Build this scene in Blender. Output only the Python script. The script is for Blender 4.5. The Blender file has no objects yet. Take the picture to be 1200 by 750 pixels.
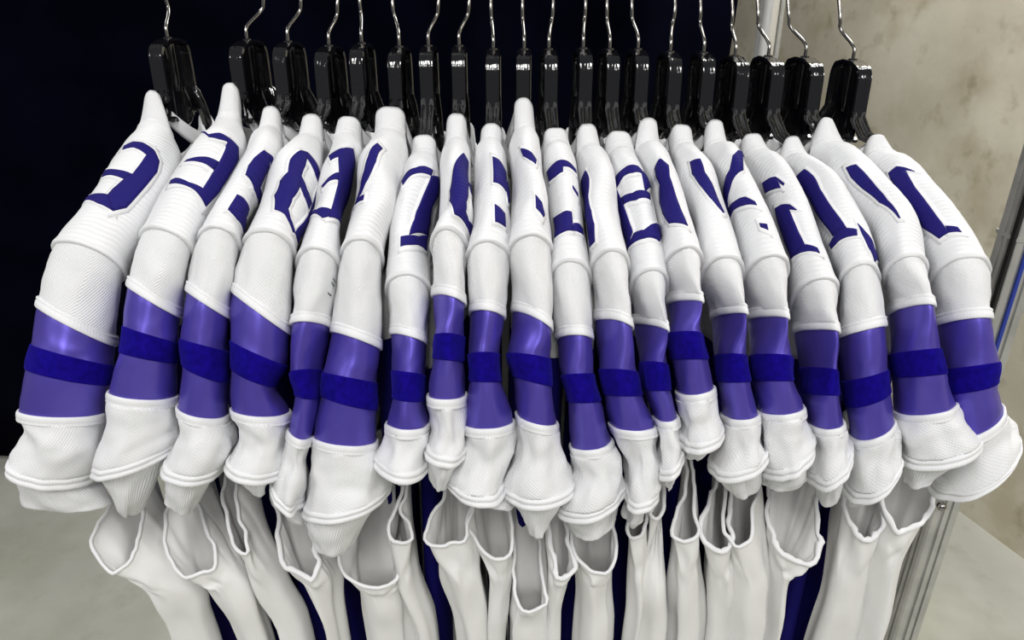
import bpy, bmesh, math, random
from mathutils import Vector, noise, Matrix

# ---------------------------------------------------------------- camera, world, light
scene = bpy.context.scene
COL = scene.collection
PI = math.pi
CAM_H = 1.6
cam_d = bpy.data.cameras.new('camera'); cam = bpy.data.objects.new('camera', cam_d); COL.objects.link(cam)
cam_d.sensor_width = 36.0; cam_d.lens = 36.0 * 867.0 / 1200.0
cam_d.clip_start = 0.05
cam.location = (0, 0, CAM_H); cam.rotation_euler = (math.radians(90 - 24), 0, 0)
scene.camera = cam
scene.view_settings.view_transform = 'Standard'; scene.view_settings.look = 'None'
scene.view_settings.exposure = -0.34; scene.view_settings.gamma = 1.0
scene.view_settings.use_curve_mapping = False
world = bpy.data.worlds.new('room_light'); scene.world = world; world.use_nodes = True
wb = world.node_tree.nodes['Background']; wb.inputs[0].default_value = (0.93, 0.95, 1.0, 1); wb.inputs[1].default_value = 0.2
def area(name, loc, size, power, target, color=(1.0, 0.985, 0.96)):
    l = bpy.data.lights.new(name, 'AREA'); l.shape = 'RECTANGLE'; l.size, l.size_y = size
    l.energy = power; l.color = color
    o = bpy.data.objects.new(name, l); COL.objects.link(o); o.location = loc
    o.rotation_euler = (Vector(target) - Vector(loc)).to_track_quat('-Z', 'Y').to_euler()
    return o
area('ceiling_or_fill_lamp', (-0.05, -1.0, 3.0), (0.4, 1.3), 54, (-0.05, -0.85, 0))
area('ceiling_or_fill_lamp', (-1.9, -0.85, 3.0), (0.4, 1.3), 36, (-1.9, -0.85, 0))
area('ceiling_or_fill_lamp', (1.7, -0.85, 3.0), (0.4, 1.3), 36, (1.7, -0.85, 0))
area('ceiling_or_fill_lamp', (-0.05, -3.0, 3.0), (0.4, 1.3), 40, (-0.05, -3.0, 0))
area('ceiling_or_fill_lamp', (1.0, 1.9, 3.0), (0.4, 1.3), 52, (1.0, 1.9, 0))  # unseen fill lamp, placed here to brighten the concrete wall
area('ceiling_or_fill_lamp', (-1.9, 1.4, 3.0), (0.4, 1.3), 20, (-1.9, 1.4, 0))  # fill lamp added to lift the floor at the left, no known fixture

# ---------------------------------------------------------------- helpers
def lin(r, g, b):
    f = lambda c: (c / 255 / 12.92) if c / 255 <= 0.04045 else ((c / 255 + 0.055) / 1.055) ** 2.4
    return (f(r), f(g), f(b), 1)
def new_mat(name, color, rough=0.8, metal=0.0, spec=0.5, sheen=0.0, sheen_tint=None):
    m = bpy.data.materials.new(name); m.use_nodes = True
    b = m.node_tree.nodes['Principled BSDF']
    b.inputs['Base Color'].default_value = color; b.inputs['Roughness'].default_value = rough
    b.inputs['Metallic'].default_value = metal; b.inputs['Specular IOR Level'].default_value = spec
    b.inputs['Sheen Weight'].default_value = sheen
    if sheen_tint: b.inputs['Sheen Tint'].default_value = sheen_tint
    return m
def nd(m, kind, **kw):
    n = m.node_tree.nodes.new(kind)
    for k, v in kw.items():
        if k in n.inputs: n.inputs[k].default_value = v
        else: setattr(n, k, v)
    return n
def ln(m, a, ao, b, bi): m.node_tree.links.new(a.outputs[ao], b.inputs[bi])
def bsdf(m): return m.node_tree.nodes['Principled BSDF']
def uv_of(m, rot=0.0):
    t = nd(m, 'ShaderNodeUVMap'); mp = nd(m, 'ShaderNodeMapping'); mp.inputs['Rotation'].default_value = (0, 0, rot)
    ln(m, t, 'UV', mp, 'Vector'); return mp
def mottle(m, c0, c1, scale, coord='Object', detail=6.0, p0=0.3, p1=0.7):
    tc = nd(m, 'ShaderNodeTexCoord'); n = nd(m, 'ShaderNodeTexNoise', Scale=scale, Detail=detail)
    ln(m, tc, coord, n, 'Vector'); r = nd(m, 'ShaderNodeValToRGB')
    r.color_ramp.elements[0].color = c0; r.color_ramp.elements[1].color = c1
    r.color_ramp.elements[0].position = p0; r.color_ramp.elements[1].position = p1
    ln(m, n, 'Fac', r, 'Fac'); return r
def weave(m, pitches, strength, dist=0.0008, noise_amt=0.0):
    """woven relief: bands along the given (angle, pitch, weight, distortion) directions of the cloth's own UV, in metres"""
    prev = None
    for ang, pitch, wgt, di in pitches:
        mp = uv_of(m, ang); w = nd(m, 'ShaderNodeTexWave', Scale=0.314 / pitch, Distortion=di, Detail=1.0); w.inputs['Detail Scale'].default_value = 0.6
        ln(m, mp, 'Vector', w, 'Vector')
        k = nd(m, 'ShaderNodeMath', operation='MULTIPLY'); k.inputs[1].default_value = wgt; ln(m, w, 'Fac', k, 0)
        if prev:
            a = nd(m, 'ShaderNodeMath', operation='ADD'); ln(m, prev, 0, a, 0); ln(m, k, 0, a, 1); prev = a
        else: prev = k
    b = nd(m, 'ShaderNodeBump', Strength=strength, Distance=dist); ln(m, prev, 0, b, 'Height'); ln(m, b, 'Normal', bsdf(m), 'Normal')
    return b
WHITE = (0.80, 0.805, 0.82, 1)
M_twill = new_mat('white_twill_knit', WHITE, 0.92, spec=0.2, sheen=0.15); weave(M_twill, [(0.6, 0.0021, 1.0, 0.4), (-0.9, 0.0026, 0.6, 0.3)], 0.48, 0.0008)
M_ribbed = new_mat('white_ribbed_stretch_knit', WHITE, 0.9, spec=0.2, sheen=0.15); weave(M_ribbed, [(PI / 2, 0.0046, 1.0, 3.2)], 0.42, 0.001)
M_rib = new_mat('white_rib_cuff_knit', WHITE, 0.92, spec=0.2); weave(M_rib, [(0.0, 0.0026, 1.0, 0.2)], 0.6, 0.001)
M_collar = new_mat('white_collar_knit', WHITE, 0.92, spec=0.2); weave(M_collar, [(0.0, 0.0016, 1.0, 0.1)], 0.4, 0.0006)
M_hem = new_mat('white_stitched_hem', WHITE, 0.9, spec=0.2); weave(M_hem, [(0.0, 0.0031, 1.0, 0.0), (0.7, 0.002, 0.5, 0.3)], 0.22, 0.0006)
M_plain = new_mat('white_smooth_cloth', (0.74, 0.735, 0.725, 1), 0.9, spec=0.2, sheen=0.1)
mm = mottle(M_plain, (0.76, 0.755, 0.74, 1), (0.82, 0.82, 0.815, 1), 9); ln(M_plain, mm, 'Color', bsdf(M_plain), 'Base Color')
weave(M_plain, [(0.4, 0.0022, 1.0, 0.4)], 0.15, 0.0004)
M_border = new_mat('white_twill_border', (0.83, 0.83, 0.845, 1), 0.8, spec=0.3); weave(M_border, [(0.8, 0.0015, 1.0, 0.0)], 0.25, 0.0004)
M_num = new_mat('navy_blue_twill', lin(27, 20, 104), 0.7, spec=0.2); weave(M_num, [(PI / 2, 0.0046, 1.0, 2.2), (0.8, 0.0013, 0.35, 0.0)], 0.35, 0.0007)
M_satin = new_mat('purple_satin', lin(90, 78, 176), 0.40, metal=0.55, spec=0.6, sheen=0.05, sheen_tint=lin(150, 140, 220))
mm = mottle(M_satin, lin(84, 71, 174), lin(94, 81, 184), 14); ln(M_satin, mm, 'Color', bsdf(M_satin), 'Base Color')
M_velvet = new_mat('deep_blue_velvet', lin(18, 2, 138), 0.95, spec=0.1, sheen=0.12, sheen_tint=lin(90, 80, 255))
mm = mottle(M_velvet, lin(9, 0, 100), lin(20, 4, 128), 160); ln(M_velvet, mm, 'Color', bsdf(M_velvet), 'Base Color')
M_blue = new_mat('deep_blue_jersey_knit', lin(10, 4, 92), 0.8, spec=0.2)
M_hanger = new_mat('glossy_black_plastic', (0.006, 0.006, 0.007, 1), 0.1, spec=1.0)
tc = nd(M_hanger, 'ShaderNodeTexCoord'); mp = nd(M_hanger, 'ShaderNodeMapping'); mp.inputs['Scale'].default_value = (3.0, 1.0, 0.5); ln(M_hanger, tc, 'Object', mp, 'Vector')
n_ = nd(M_hanger, 'ShaderNodeTexNoise', Scale=70.0, Detail=2.0); ln(M_hanger, mp, 'Vector', n_, 'Vector')
b_ = nd(M_hanger, 'ShaderNodeBump', Strength=0.35, Distance=0.003); ln(M_hanger, n_, 'Fac', b_, 'Height'); ln(M_hanger, b_, 'Normal', bsdf(M_hanger), 'Normal')
M_chrome = new_mat('chrome_wire', (0.32, 0.31, 0.30, 1), 0.2, metal=1.0)
M_alu = new_mat('brushed_aluminium', (0.50, 0.50, 0.48, 1), 0.4, metal=0.55)
mm = mottle(M_alu, (0.44, 0.44, 0.42, 1), (0.56, 0.56, 0.54, 1), 30); ln(M_alu, mm, 'Color', bsdf(M_alu), 'Base Color')
M_black = new_mat('black_plastic_trim', (0.01, 0.01, 0.01, 1), 0.4)
M_bluestrip = new_mat('blue_plastic_strip', lin(34, 56, 150), 0.4)
M_pole = new_mat('pale_metal_pole', (0.82, 0.82, 0.80, 1), 0.3, metal=0.6)
M_curtain = new_mat('midnight_blue_drape', lin(5, 7, 26), 0.95, spec=0.03, sheen=0.0)
mm = mottle(M_curtain, lin(1, 2, 10), lin(4, 5, 20), 5); ln(M_curtain, mm, 'Color', bsdf(M_curtain), 'Base Color')
def concrete(name, cols, s):
    m = new_mat(name, cols[0], 0.85, spec=0.25)
    a = mottle(m, cols[0], cols[1], s, p0=0.35, p1=0.66, detail=8); c = mottle(m, cols[2], (1, 1, 1, 1), s * 4.2, p0=0.27, p1=0.42, detail=4)
    d = mottle(m, cols[3], (1, 1, 1, 1), s * 1.3, p0=0.36, p1=0.5, detail=10)
    x = nd(m, 'ShaderNodeMix', data_type='RGBA', blend_type='MULTIPLY'); x.inputs[0].default_value = 1.0
    ln(m, a, 'Color', x, 6); ln(m, c, 'Color', x, 7)
    y = nd(m, 'ShaderNodeMix', data_type='RGBA', blend_type='MULTIPLY'); y.inputs[0].default_value = 1.0
    ln(m, x, 2, y, 6); ln(m, d, 'Color', y, 7); ln(m, y, 2, bsdf(m), 'Base Color')
    tc = nd(m, 'ShaderNodeTexCoord'); n = nd(m, 'ShaderNodeTexNoise', Scale=40.0, Detail=6.0); ln(m, tc, 'Object', n, 'Vector')
    b = nd(m, 'ShaderNodeBump', Strength=0.25, Distance=0.004); ln(m, n, 'Fac', b, 'Height'); ln(m, b, 'Normal', bsdf(m), 'Normal')
    return m
M_wall = concrete('bare_concrete_wall', (lin(188, 181, 162), lin(210, 204, 186), lin(228, 226, 218), lin(236, 232, 222)), 3.6)
M_floor = concrete('grey_concrete_floor', (lin(174, 174, 164), lin(200, 200, 190), lin(236, 236, 232), lin(236, 236, 230)), 1.8)

def mesh_obj(name, verts, faces, mat, parent=None, uvs=None, smooth=True):
    me = bpy.data.meshes.new(name); me.from_pydata([tuple(v) for v in verts], [], faces)
    if uvs:
        l = me.uv_layers.new(name='UVMap'); k = 0
        for f in me.polygons:
            for vi in f.vertices:
                l.data[k].uv = uvs[f.index][f.loop_indices.index(k)] if False else uvs[k]; k += 1
    me.materials.append(mat)
    if smooth: me.polygons.foreach_set('use_smooth', [True] * len(me.polygons))
    o = bpy.data.objects.new(name, me); COL.objects.link(o)
    if parent: o.parent = parent; o.matrix_parent_inverse = Matrix.Translation(-parent.location)
    return o
def tag(o, label=None, cat=None, group=None, kind=None):
    if label: o['label'] = label
    if cat: o['category'] = cat
    if group: o['group'] = group
    if kind: o['kind'] = kind
    return o
def thing(name, loc, label, cat, group=None):
    o = bpy.data.objects.new(name, None); COL.objects.link(o); o.location = loc; o.empty_display_size = 0.02
    return tag(o, label, cat, group)
def grid_faces(rows, cols, closed):
    f = []
    for r in range(rows - 1):
        for c in range(cols if closed else cols - 1):
            d = (c + 1) % cols
            f.append((r * cols + c, r * cols + d, (r + 1) * cols + d, (r + 1) * cols + c))
    return f
def wire(pts, rad, seg=8, caps=True):
    """round tube along a polyline, as verts and faces"""
    pts = [Vector(p) for p in pts]; V = []; n = len(pts); up = Vector((0.13, 0.31, 0.94)); pu = None
    for i, p in enumerate(pts):
        t = (pts[min(n - 1, i + 1)] - pts[max(0, i - 1)]).normalized()
        u = (pu if pu else up); u = (u - t * u.dot(t)).normalized(); w = t.cross(u); pu = u
        r = rad[i] if isinstance(rad, (list, tuple)) else rad
        for k in range(seg):
            a = 2 * PI * k / seg; V.append(p + u * (math.cos(a) * r) + w * (math.sin(a) * r))
    Fc = grid_faces(n, seg, True)
    if caps: Fc += [tuple(range(seg))[::-1], tuple((n - 1) * seg + k for k in range(seg))]
    return V, Fc
def merge(parts):
    V = []; Fc = []
    for v, f in parts:
        o = len(V); V += list(v); Fc += [tuple(i + o for i in q) for q in f]
    return V, Fc
def box(x0, x1, y0, y1, z0, z1):
    v = [(x, y, z) for x in (x0, x1) for y in (y0, y1) for z in (z0, z1)]
    return v, [(0, 1, 3, 2), (4, 6, 7, 5), (0, 4, 5, 1), (2, 3, 7, 6), (0, 2, 6, 4), (1, 5, 7, 3)]

# measured shapes, metres: jersey cross-sections (centre, half width, nose), numeral strokes on the shoulder, hangers, lower garments
JERSEYS=[
[2,[[-0.3793,0.808,1.491,0.0076,0.002,-0.002,0.0056,-0.007,0.0144],[-0.3788,0.7969,1.4595,0.014,0.004,-0.0091,0.0121,-0.0083,0.015],[-0.381,0.785,1.4353,0.026,0.0074,-0.015,0.0184,-0.0144,0.0247],[-0.3834,0.7498,1.4125,0.0295,0.0089,-0.0159,0.022,-0.0189,0.0304],[-0.3956,0.7211,1.389,0.0269,0.009,-0.0179,0.025,-0.0184,0.0283],[-0.4168,0.6914,1.3563,0.026,0.0082,-0.0208,0.0274,-0.0289,0.023],[-0.4299,0.6655,1.2973,0.0321,0.0037,-0.024,0.015,-0.034,0.0149],[-0.432,0.6509,1.2728,0.0348,0.0041,-0.0142,0.0106,-0.0325,0.0166],[-0.4355,0.6419,1.2531,0.0366,0.0044,-0.0126,0.0094,-0.0333,0.0156],[-0.4472,0.6364,1.2175,0.0373,0.0046,-0.006,0.0066,-0.0359,0.0137],[-0.4483,0.6321,1.1914,0.0334,0.0042,-0.0108,0.0081,-0.0365,0.011],[-0.4671,0.629,1.156,0.0357,0.0046,-0.0119,0.0084,-0.0434,0.0085],[-0.4593,0.6254,1.1153,0.0397,0.0051,-0.0053,0.0039,-0.0251,0.0053]]],
[2,[[-0.2951,0.808,1.4984,0.0082,0.0016,-0.0006,0.0026,-0.0077,0.015],[-0.2991,0.7969,1.4667,0.0126,0.0025,-0.0026,0.0056,-0.0091,0.0181],[-0.3014,0.785,1.4503,0.0194,0.0041,-0.0083,0.0146,-0.0154,0.0266],[-0.3043,0.7623,1.4385,0.0242,0.0053,-0.0072,0.0144,-0.0204,0.0338],[-0.3168,0.7331,1.4146,0.0237,0.0058,-0.0118,0.0203,-0.0199,0.0309],[-0.3373,0.6914,1.3733,0.0191,0.0047,-0.0165,0.0264,-0.0307,0.0219],[-0.3485,0.6655,1.3235,0.0226,0.0022,-0.0183,0.0147,-0.0344,0.0141],[-0.3504,0.6509,1.2951,0.0251,0.0025,-0.0109,0.0103,-0.0327,0.0163],[-0.3528,0.6419,1.2748,0.0258,0.0026,-0.0081,0.0084,-0.0335,0.0159],[-0.3631,0.6364,1.2374,0.0302,0.0032,-0.0061,0.0065,-0.036,0.0135],[-0.3677,0.6321,1.2049,0.0307,0.0033,-0.004,0.0054,-0.0368,0.0119],[-0.3782,0.629,1.1707,0.0364,0.004,0.0073,0.003,-0.044,0.009],[-0.3966,0.6254,1.112,0.0072,0.0008,-0.0068,0.0056,-0.0252,0.0029]]],
[2,[[-0.2553,0.808,1.475,0.009,0.0015,-0.0002,0.0016,-0.0078,0.015],[-0.2575,0.7969,1.454,0.0127,0.0021,-0.0017,0.0041,-0.0094,0.0183],[-0.2599,0.785,1.4448,0.0167,0.0029,-0.0046,0.0105,-0.0159,0.0282],[-0.2604,0.7588,1.4314,0.0167,0.0031,-0.0059,0.0154,-0.0208,0.0331],[-0.2796,0.7107,1.3946,0.015,0.0033,-0.0069,0.0188,-0.0203,0.0316],[-0.2868,0.6914,1.3717,0.0183,0.0035,-0.0077,0.0182,-0.0299,0.0298],[-0.2965,0.6655,1.3204,0.0188,0.0016,-0.0158,0.0144,-0.0347,0.0137],[-0.3004,0.6509,1.2831,0.0217,0.0019,-0.0079,0.009,-0.0327,0.0171],[-0.3004,0.6419,1.2575,0.0215,0.0019,-0.0116,0.0104,-0.0339,0.0137],[-0.3068,0.6364,1.219,0.0236,0.0021,-0.0079,0.0075,-0.0361,0.0127],[-0.3043,0.6321,1.1935,0.0298,0.0027,-0.0065,0.0059,-0.0368,0.0115],[-0.3213,0.629,1.1613,0.0275,0.0026,-0.0054,0.0059,-0.0437,0.009],[-0.3405,0.6254,1.1153,0.0133,0.0013,-0.0073,0.0048,-0.0252,0.0042]]],
[2,[[-0.2134,0.808,1.4673,0.0105,0.0014,-0.0007,0.002,-0.0078,0.015],[-0.2161,0.7969,1.4459,0.0142,0.002,-0.0022,0.0041,-0.0095,0.0183],[-0.2205,0.785,1.4349,0.0191,0.0028,-0.0033,0.0073,-0.0163,0.0289],[-0.2224,0.75,1.4171,0.0261,0.0039,0.0012,0.0016,-0.0223,0.0356],[-0.2297,0.7116,1.3899,0.022,0.0038,-0.0098,0.0178,-0.021,0.0317],[-0.238,0.6914,1.3677,0.0225,0.0035,-0.0093,0.017,-0.0305,0.0299],[-0.2461,0.6655,1.3113,0.0254,0.0018,-0.0237,0.0142,-0.0352,0.0126],[-0.249,0.6509,1.2753,0.0261,0.0019,-0.0152,0.011,-0.0333,0.0147],[-0.2535,0.6419,1.2528,0.0208,0.0016,-0.0111,0.0099,-0.034,0.0138],[-0.25,0.6364,1.2185,0.0281,0.0021,-0.0045,0.0049,-0.0362,0.0136],[-0.2471,0.6321,1.1905,0.0204,0.0015,-0.0069,0.0064,-0.0369,0.0109],[-0.2588,0.629,1.1623,0.0281,0.0022,-0.0072,0.0057,-0.0438,0.0088],[-0.2605,0.6254,1.1405,0.0076,0.0006,-0.0071,0.0047,-0.0254,0.0029]]],
[2,[[-0.1744,0.808,1.4648,0.0124,0.0014,-0.0011,0.0022,-0.0078,0.0149],[-0.1753,0.7969,1.4485,0.0142,0.0016,0.0001,0.0009,-0.0098,0.0185],[-0.177,0.785,1.4324,0.0176,0.0021,-0.0049,0.0098,-0.0165,0.0281],[-0.1827,0.755,1.4136,0.0167,0.0021,-0.0032,0.0093,-0.0216,0.0348],[-0.1891,0.7253,1.3877,0.0126,0.0017,-0.0049,0.0155,-0.0215,0.0326],[-0.1919,0.6914,1.3496,0.0203,0.0024,-0.0053,0.012,-0.0307,0.0321],[-0.1979,0.6655,1.2959,0.0183,0.0011,-0.0009,0.003,-0.0334,0.0217],[-0.2038,0.6509,1.2544,0.0142,0.0009,0.0017,-0.0002,-0.033,0.0188],[-0.2023,0.6419,1.2311,0.0128,0.0008,-0.003,0.0059,-0.0337,0.0164],[-0.2115,0.6364,1.1947,0.0125,0.0008,-0.0047,0.007,-0.0363,0.0123],[-0.2179,0.6321,1.1712,0.0104,0.0007,-0.006,0.0078,-0.0371,0.0091],[-0.2306,0.629,1.1297,0.0148,0.001,-0.0105,0.0076,-0.0439,0.0063],[-0.2226,0.6254,1.1021,0.0099,0.0007,-0.0053,0.004,-0.0253,0.0042]]],
[2,[[-0.1293,0.808,1.4746,0.0157,0.0013,-0.0002,0.0008,-0.0079,0.015],[-0.1306,0.7969,1.4534,0.0163,0.0014,-0.0038,0.005,-0.0097,0.0179],[-0.1325,0.785,1.4382,0.0219,0.0019,-0.0053,0.0084,-0.0167,0.0284],[-0.1345,0.7585,1.4235,0.0224,0.002,0.004,-0.0042,-0.023,0.0349],[-0.1401,0.7212,1.392,0.0192,0.0019,-0.0072,0.0144,-0.022,0.0328],[-0.1476,0.6914,1.3585,0.0197,0.0018,-0.0032,0.0083,-0.031,0.033],[-0.1557,0.6655,1.2807,0.0243,0.0011,-0.0107,0.0098,-0.034,0.0187],[-0.1615,0.6509,1.2473,0.0279,0.0014,-0.0071,0.0062,-0.0329,0.018],[-0.1626,0.6419,1.2243,0.0286,0.0014,-0.0094,0.0069,-0.0339,0.0157],[-0.1691,0.6364,1.186,0.0325,0.0017,-0.0051,0.004,-0.0363,0.0137],[-0.1686,0.6321,1.1476,0.0378,0.002,-0.0059,0.0038,-0.037,0.0118],[-0.173,0.629,1.1167,0.0446,0.0024,0.0076,0.0008,-0.0441,0.0091],[-0.1922,0.6254,1.0615,0.02,0.0012,-0.0039,0.0025,-0.0253,0.0052]]],
[2,[[-0.095,0.808,1.4456,0.0128,0.0008,-0.0001,0.0006,-0.008,0.015],[-0.0954,0.7969,1.4291,0.0146,0.0009,-0.0006,0.0014,-0.0098,0.0185],[-0.0972,0.785,1.4156,0.0204,0.0013,-0.0003,0.0015,-0.0169,0.0294],[-0.0964,0.7634,1.4025,0.02,0.0013,-0.0003,0.002,-0.0222,0.0356],[-0.1029,0.7272,1.3673,0.018,0.0013,0.0041,-0.0063,-0.0232,0.0345],[-0.1038,0.6914,1.3232,0.0219,0.0014,-0.0006,0.0028,-0.0313,0.0336],[-0.103,0.6655,1.2821,0.018,0.0006,-0.0065,0.0082,-0.0339,0.0196],[-0.1022,0.6509,1.2525,0.018,0.0006,-0.0032,0.0043,-0.0329,0.0185],[-0.1037,0.6419,1.2277,0.0167,0.0005,-0.0026,0.0037,-0.0338,0.0169],[-0.1043,0.6364,1.2036,0.0218,0.0007,-0.0017,0.0023,-0.0364,0.0139],[-0.1071,0.6321,1.1823,0.0232,0.0008,-0.0022,0.0024,-0.037,0.0119],[-0.1098,0.629,1.1644,0.0254,0.0009,-0.0036,0.0028,-0.044,0.0092],[-0.1121,0.6254,1.1505,0.0127,0.0005,-0.0023,0.0018,-0.0254,0.0052]]],
[2,[[-0.0593,0.808,1.4677,0.0105,0.0004,-0.0005,0.001,-0.008,0.015],[-0.0593,0.7969,1.4432,0.0118,0.0004,-0.0001,0.0005,-0.0098,0.0185],[-0.0598,0.785,1.432,0.0162,0.0006,-0.0019,0.0042,-0.0169,0.0292],[-0.0576,0.7441,1.4119,0.0156,0.0006,-0.0002,0.0012,-0.0222,0.0356],[-0.0557,0.7072,1.3869,0.0167,0.0007,-0.0028,0.0068,-0.0222,0.035],[-0.0603,0.6914,1.3682,0.0175,0.0006,0.0015,-0.0018,-0.0315,0.0335],[-0.0617,0.6655,1.3234,0.0155,0.0003,-0.0065,0.0086,-0.0342,0.0189],[-0.0613,0.6509,1.2928,0.0156,0.0003,-0.0007,0.0015,-0.0329,0.019],[-0.0618,0.6419,1.2715,0.0161,0.0003,-0.0021,0.0028,-0.0339,0.017],[-0.0638,0.6364,1.2364,0.02,0.0004,-0.0005,0.0011,-0.0364,0.014],[-0.0622,0.6321,1.2015,0.0177,0.0003,-0.0042,0.0034,-0.0371,0.0115],[-0.066,0.629,1.1813,0.0204,0.0004,-0.0026,0.0021,-0.044,0.0092],[-0.0751,0.6254,1.1432,0.0111,0.0003,-0.0045,0.0025,-0.0255,0.0047]]],
[2,[[-0.0221,0.808,1.4574,0.011,0.0002,-0.0,0.0001,-0.008,0.015],[-0.023,0.7969,1.4386,0.0128,0.0002,-0.0,0.0002,-0.0099,0.0185],[-0.0228,0.785,1.432,0.0172,0.0003,-0.0001,0.0003,-0.017,0.0294],[-0.0209,0.7379,1.4015,0.0174,0.0002,-0.0014,0.0032,-0.0223,0.0355],[-0.0204,0.7111,1.3804,0.0187,0.0003,-0.001,0.0022,-0.0222,0.0356],[-0.0224,0.6914,1.3559,0.0215,0.0003,0.0017,-0.0022,-0.0315,0.0335],[-0.0249,0.6655,1.3075,0.0177,0.0001,-0.0035,0.0044,-0.0337,0.0211],[-0.0268,0.6509,1.2733,0.0167,0.0001,0.0001,0.0001,-0.0329,0.019],[-0.026,0.6419,1.2484,0.0176,0.0001,-0.0006,0.0009,-0.0339,0.0172],[-0.0226,0.6364,1.2046,0.0252,0.0002,0.0013,-0.0005,-0.0364,0.0139],[-0.0241,0.6321,1.1762,0.0241,0.0002,0.0028,-0.0011,-0.0371,0.0119],[-0.0355,0.629,1.1372,0.0285,0.0003,-0.002,0.0012,-0.044,0.0093],[-0.0102,0.6254,1.1196,0.0145,0.0,-0.0035,0.0013,-0.0255,0.0051]]],
[2,[[0.0121,0.808,1.4833,0.01,-0.0001,0.0,-0.0001,-0.008,0.015],[0.0134,0.7969,1.454,0.0118,-0.0001,0.0,-0.0001,-0.0099,0.0185],[0.013,0.785,1.4442,0.0167,-0.0001,-0.0013,0.0022,-0.0171,0.0293],[0.0157,0.7506,1.4218,0.0157,-0.0002,0.0,-0.0003,-0.0223,0.0356],[0.0171,0.7176,1.3935,0.0171,-0.0002,-0.0035,0.0068,-0.0227,0.0347],[0.0185,0.6914,1.3621,0.0218,-0.0002,0.001,-0.0018,-0.0314,0.0336],[0.0193,0.6655,1.3018,0.0171,-0.0001,-0.012,0.0106,-0.0354,0.0154],[0.0166,0.6509,1.271,0.0215,-0.0001,-0.0037,0.003,-0.033,0.0185],[0.02,0.6419,1.248,0.0195,-0.0001,-0.0053,0.0042,-0.0341,0.0162],[0.0242,0.6364,1.2096,0.0206,-0.0002,-0.0044,0.0026,-0.0365,0.0134],[0.0281,0.6321,1.1716,0.0236,-0.0002,-0.0047,0.002,-0.0372,0.0116],[0.0268,0.629,1.1329,0.0374,-0.0003,0.0027,-0.0011,-0.044,0.0093],[0.0279,0.6254,1.0843,0.0081,-0.0001,0.0006,-0.0006,-0.0254,0.0054]]],
[3,[[0.0467,0.808,1.4529,0.0129,-0.0004,0.0001,-0.0003,-0.008,0.015],[0.0485,0.7969,1.4387,0.015,-0.0005,0.001,-0.0015,-0.0098,0.0185],[0.0505,0.785,1.4298,0.0171,-0.0006,0.0024,-0.0046,-0.017,0.0291],[0.0505,0.7711,1.4242,0.0174,-0.0006,0.001,-0.0028,-0.0222,0.0355],[0.0533,0.7473,1.4004,0.0171,-0.0006,0.0002,-0.0011,-0.0222,0.0356],[0.0576,0.7133,1.3681,0.0162,-0.0007,0.0011,-0.0033,-0.0222,0.0355],[0.0579,0.6914,1.3369,0.0203,-0.0007,0.0021,-0.0045,-0.0313,0.0334],[0.0623,0.6655,1.282,0.0178,-0.0003,-0.0012,0.0008,-0.0336,0.0217],[0.0653,0.6509,1.2506,0.0177,-0.0004,0.0011,-0.0018,-0.0329,0.0189],[0.0718,0.6419,1.2258,0.0172,-0.0004,0.0006,-0.0013,-0.0338,0.0172],[0.0801,0.6364,1.1809,0.0219,-0.0005,0.0035,-0.0031,-0.0364,0.0137],[0.0883,0.6321,1.1524,0.0233,-0.0006,0.0044,-0.0032,-0.0371,0.0117],[0.0828,0.629,1.1183,0.0327,-0.0009,0.0106,-0.0039,-0.044,0.0085],[0.0873,0.6254,1.0843,0.0221,-0.0006,0.0077,-0.0024,-0.0254,0.0048]]],
[2,[[0.0806,0.808,1.457,0.0105,-0.0005,0.0005,-0.0012,-0.0079,0.015],[0.0827,0.7969,1.4352,0.0133,-0.0007,-0.0008,0.0006,-0.0099,0.0185],[0.0869,0.785,1.425,0.0167,-0.0009,0.0002,-0.0013,-0.017,0.0294],[0.0892,0.7517,1.4051,0.0167,-0.001,-0.002,0.0029,-0.0226,0.0353],[0.0932,0.7164,1.3761,0.0172,-0.0011,0.0039,-0.0093,-0.0221,0.0345],[0.097,0.6914,1.3469,0.0187,-0.0011,0.0013,-0.0042,-0.0312,0.0335],[0.0997,0.6655,1.298,0.0146,-0.0004,-0.0071,0.0078,-0.0348,0.0181],[0.1052,0.6509,1.2549,0.0199,-0.0006,-0.0016,0.0005,-0.033,0.0189],[0.1101,0.6419,1.2331,0.0198,-0.0007,0.0003,-0.0014,-0.0338,0.0172],[0.1206,0.6364,1.2021,0.0234,-0.0009,0.0007,-0.0018,-0.0364,0.014],[0.1299,0.6321,1.1706,0.0167,-0.0007,0.0033,-0.0038,-0.037,0.0116],[0.134,0.629,1.1297,0.0169,-0.0007,0.0044,-0.0041,-0.0439,0.0088],[0.1257,0.6254,1.0966,0.008,-0.0003,0.0011,-0.0017,-0.0254,0.0053]]],
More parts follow.
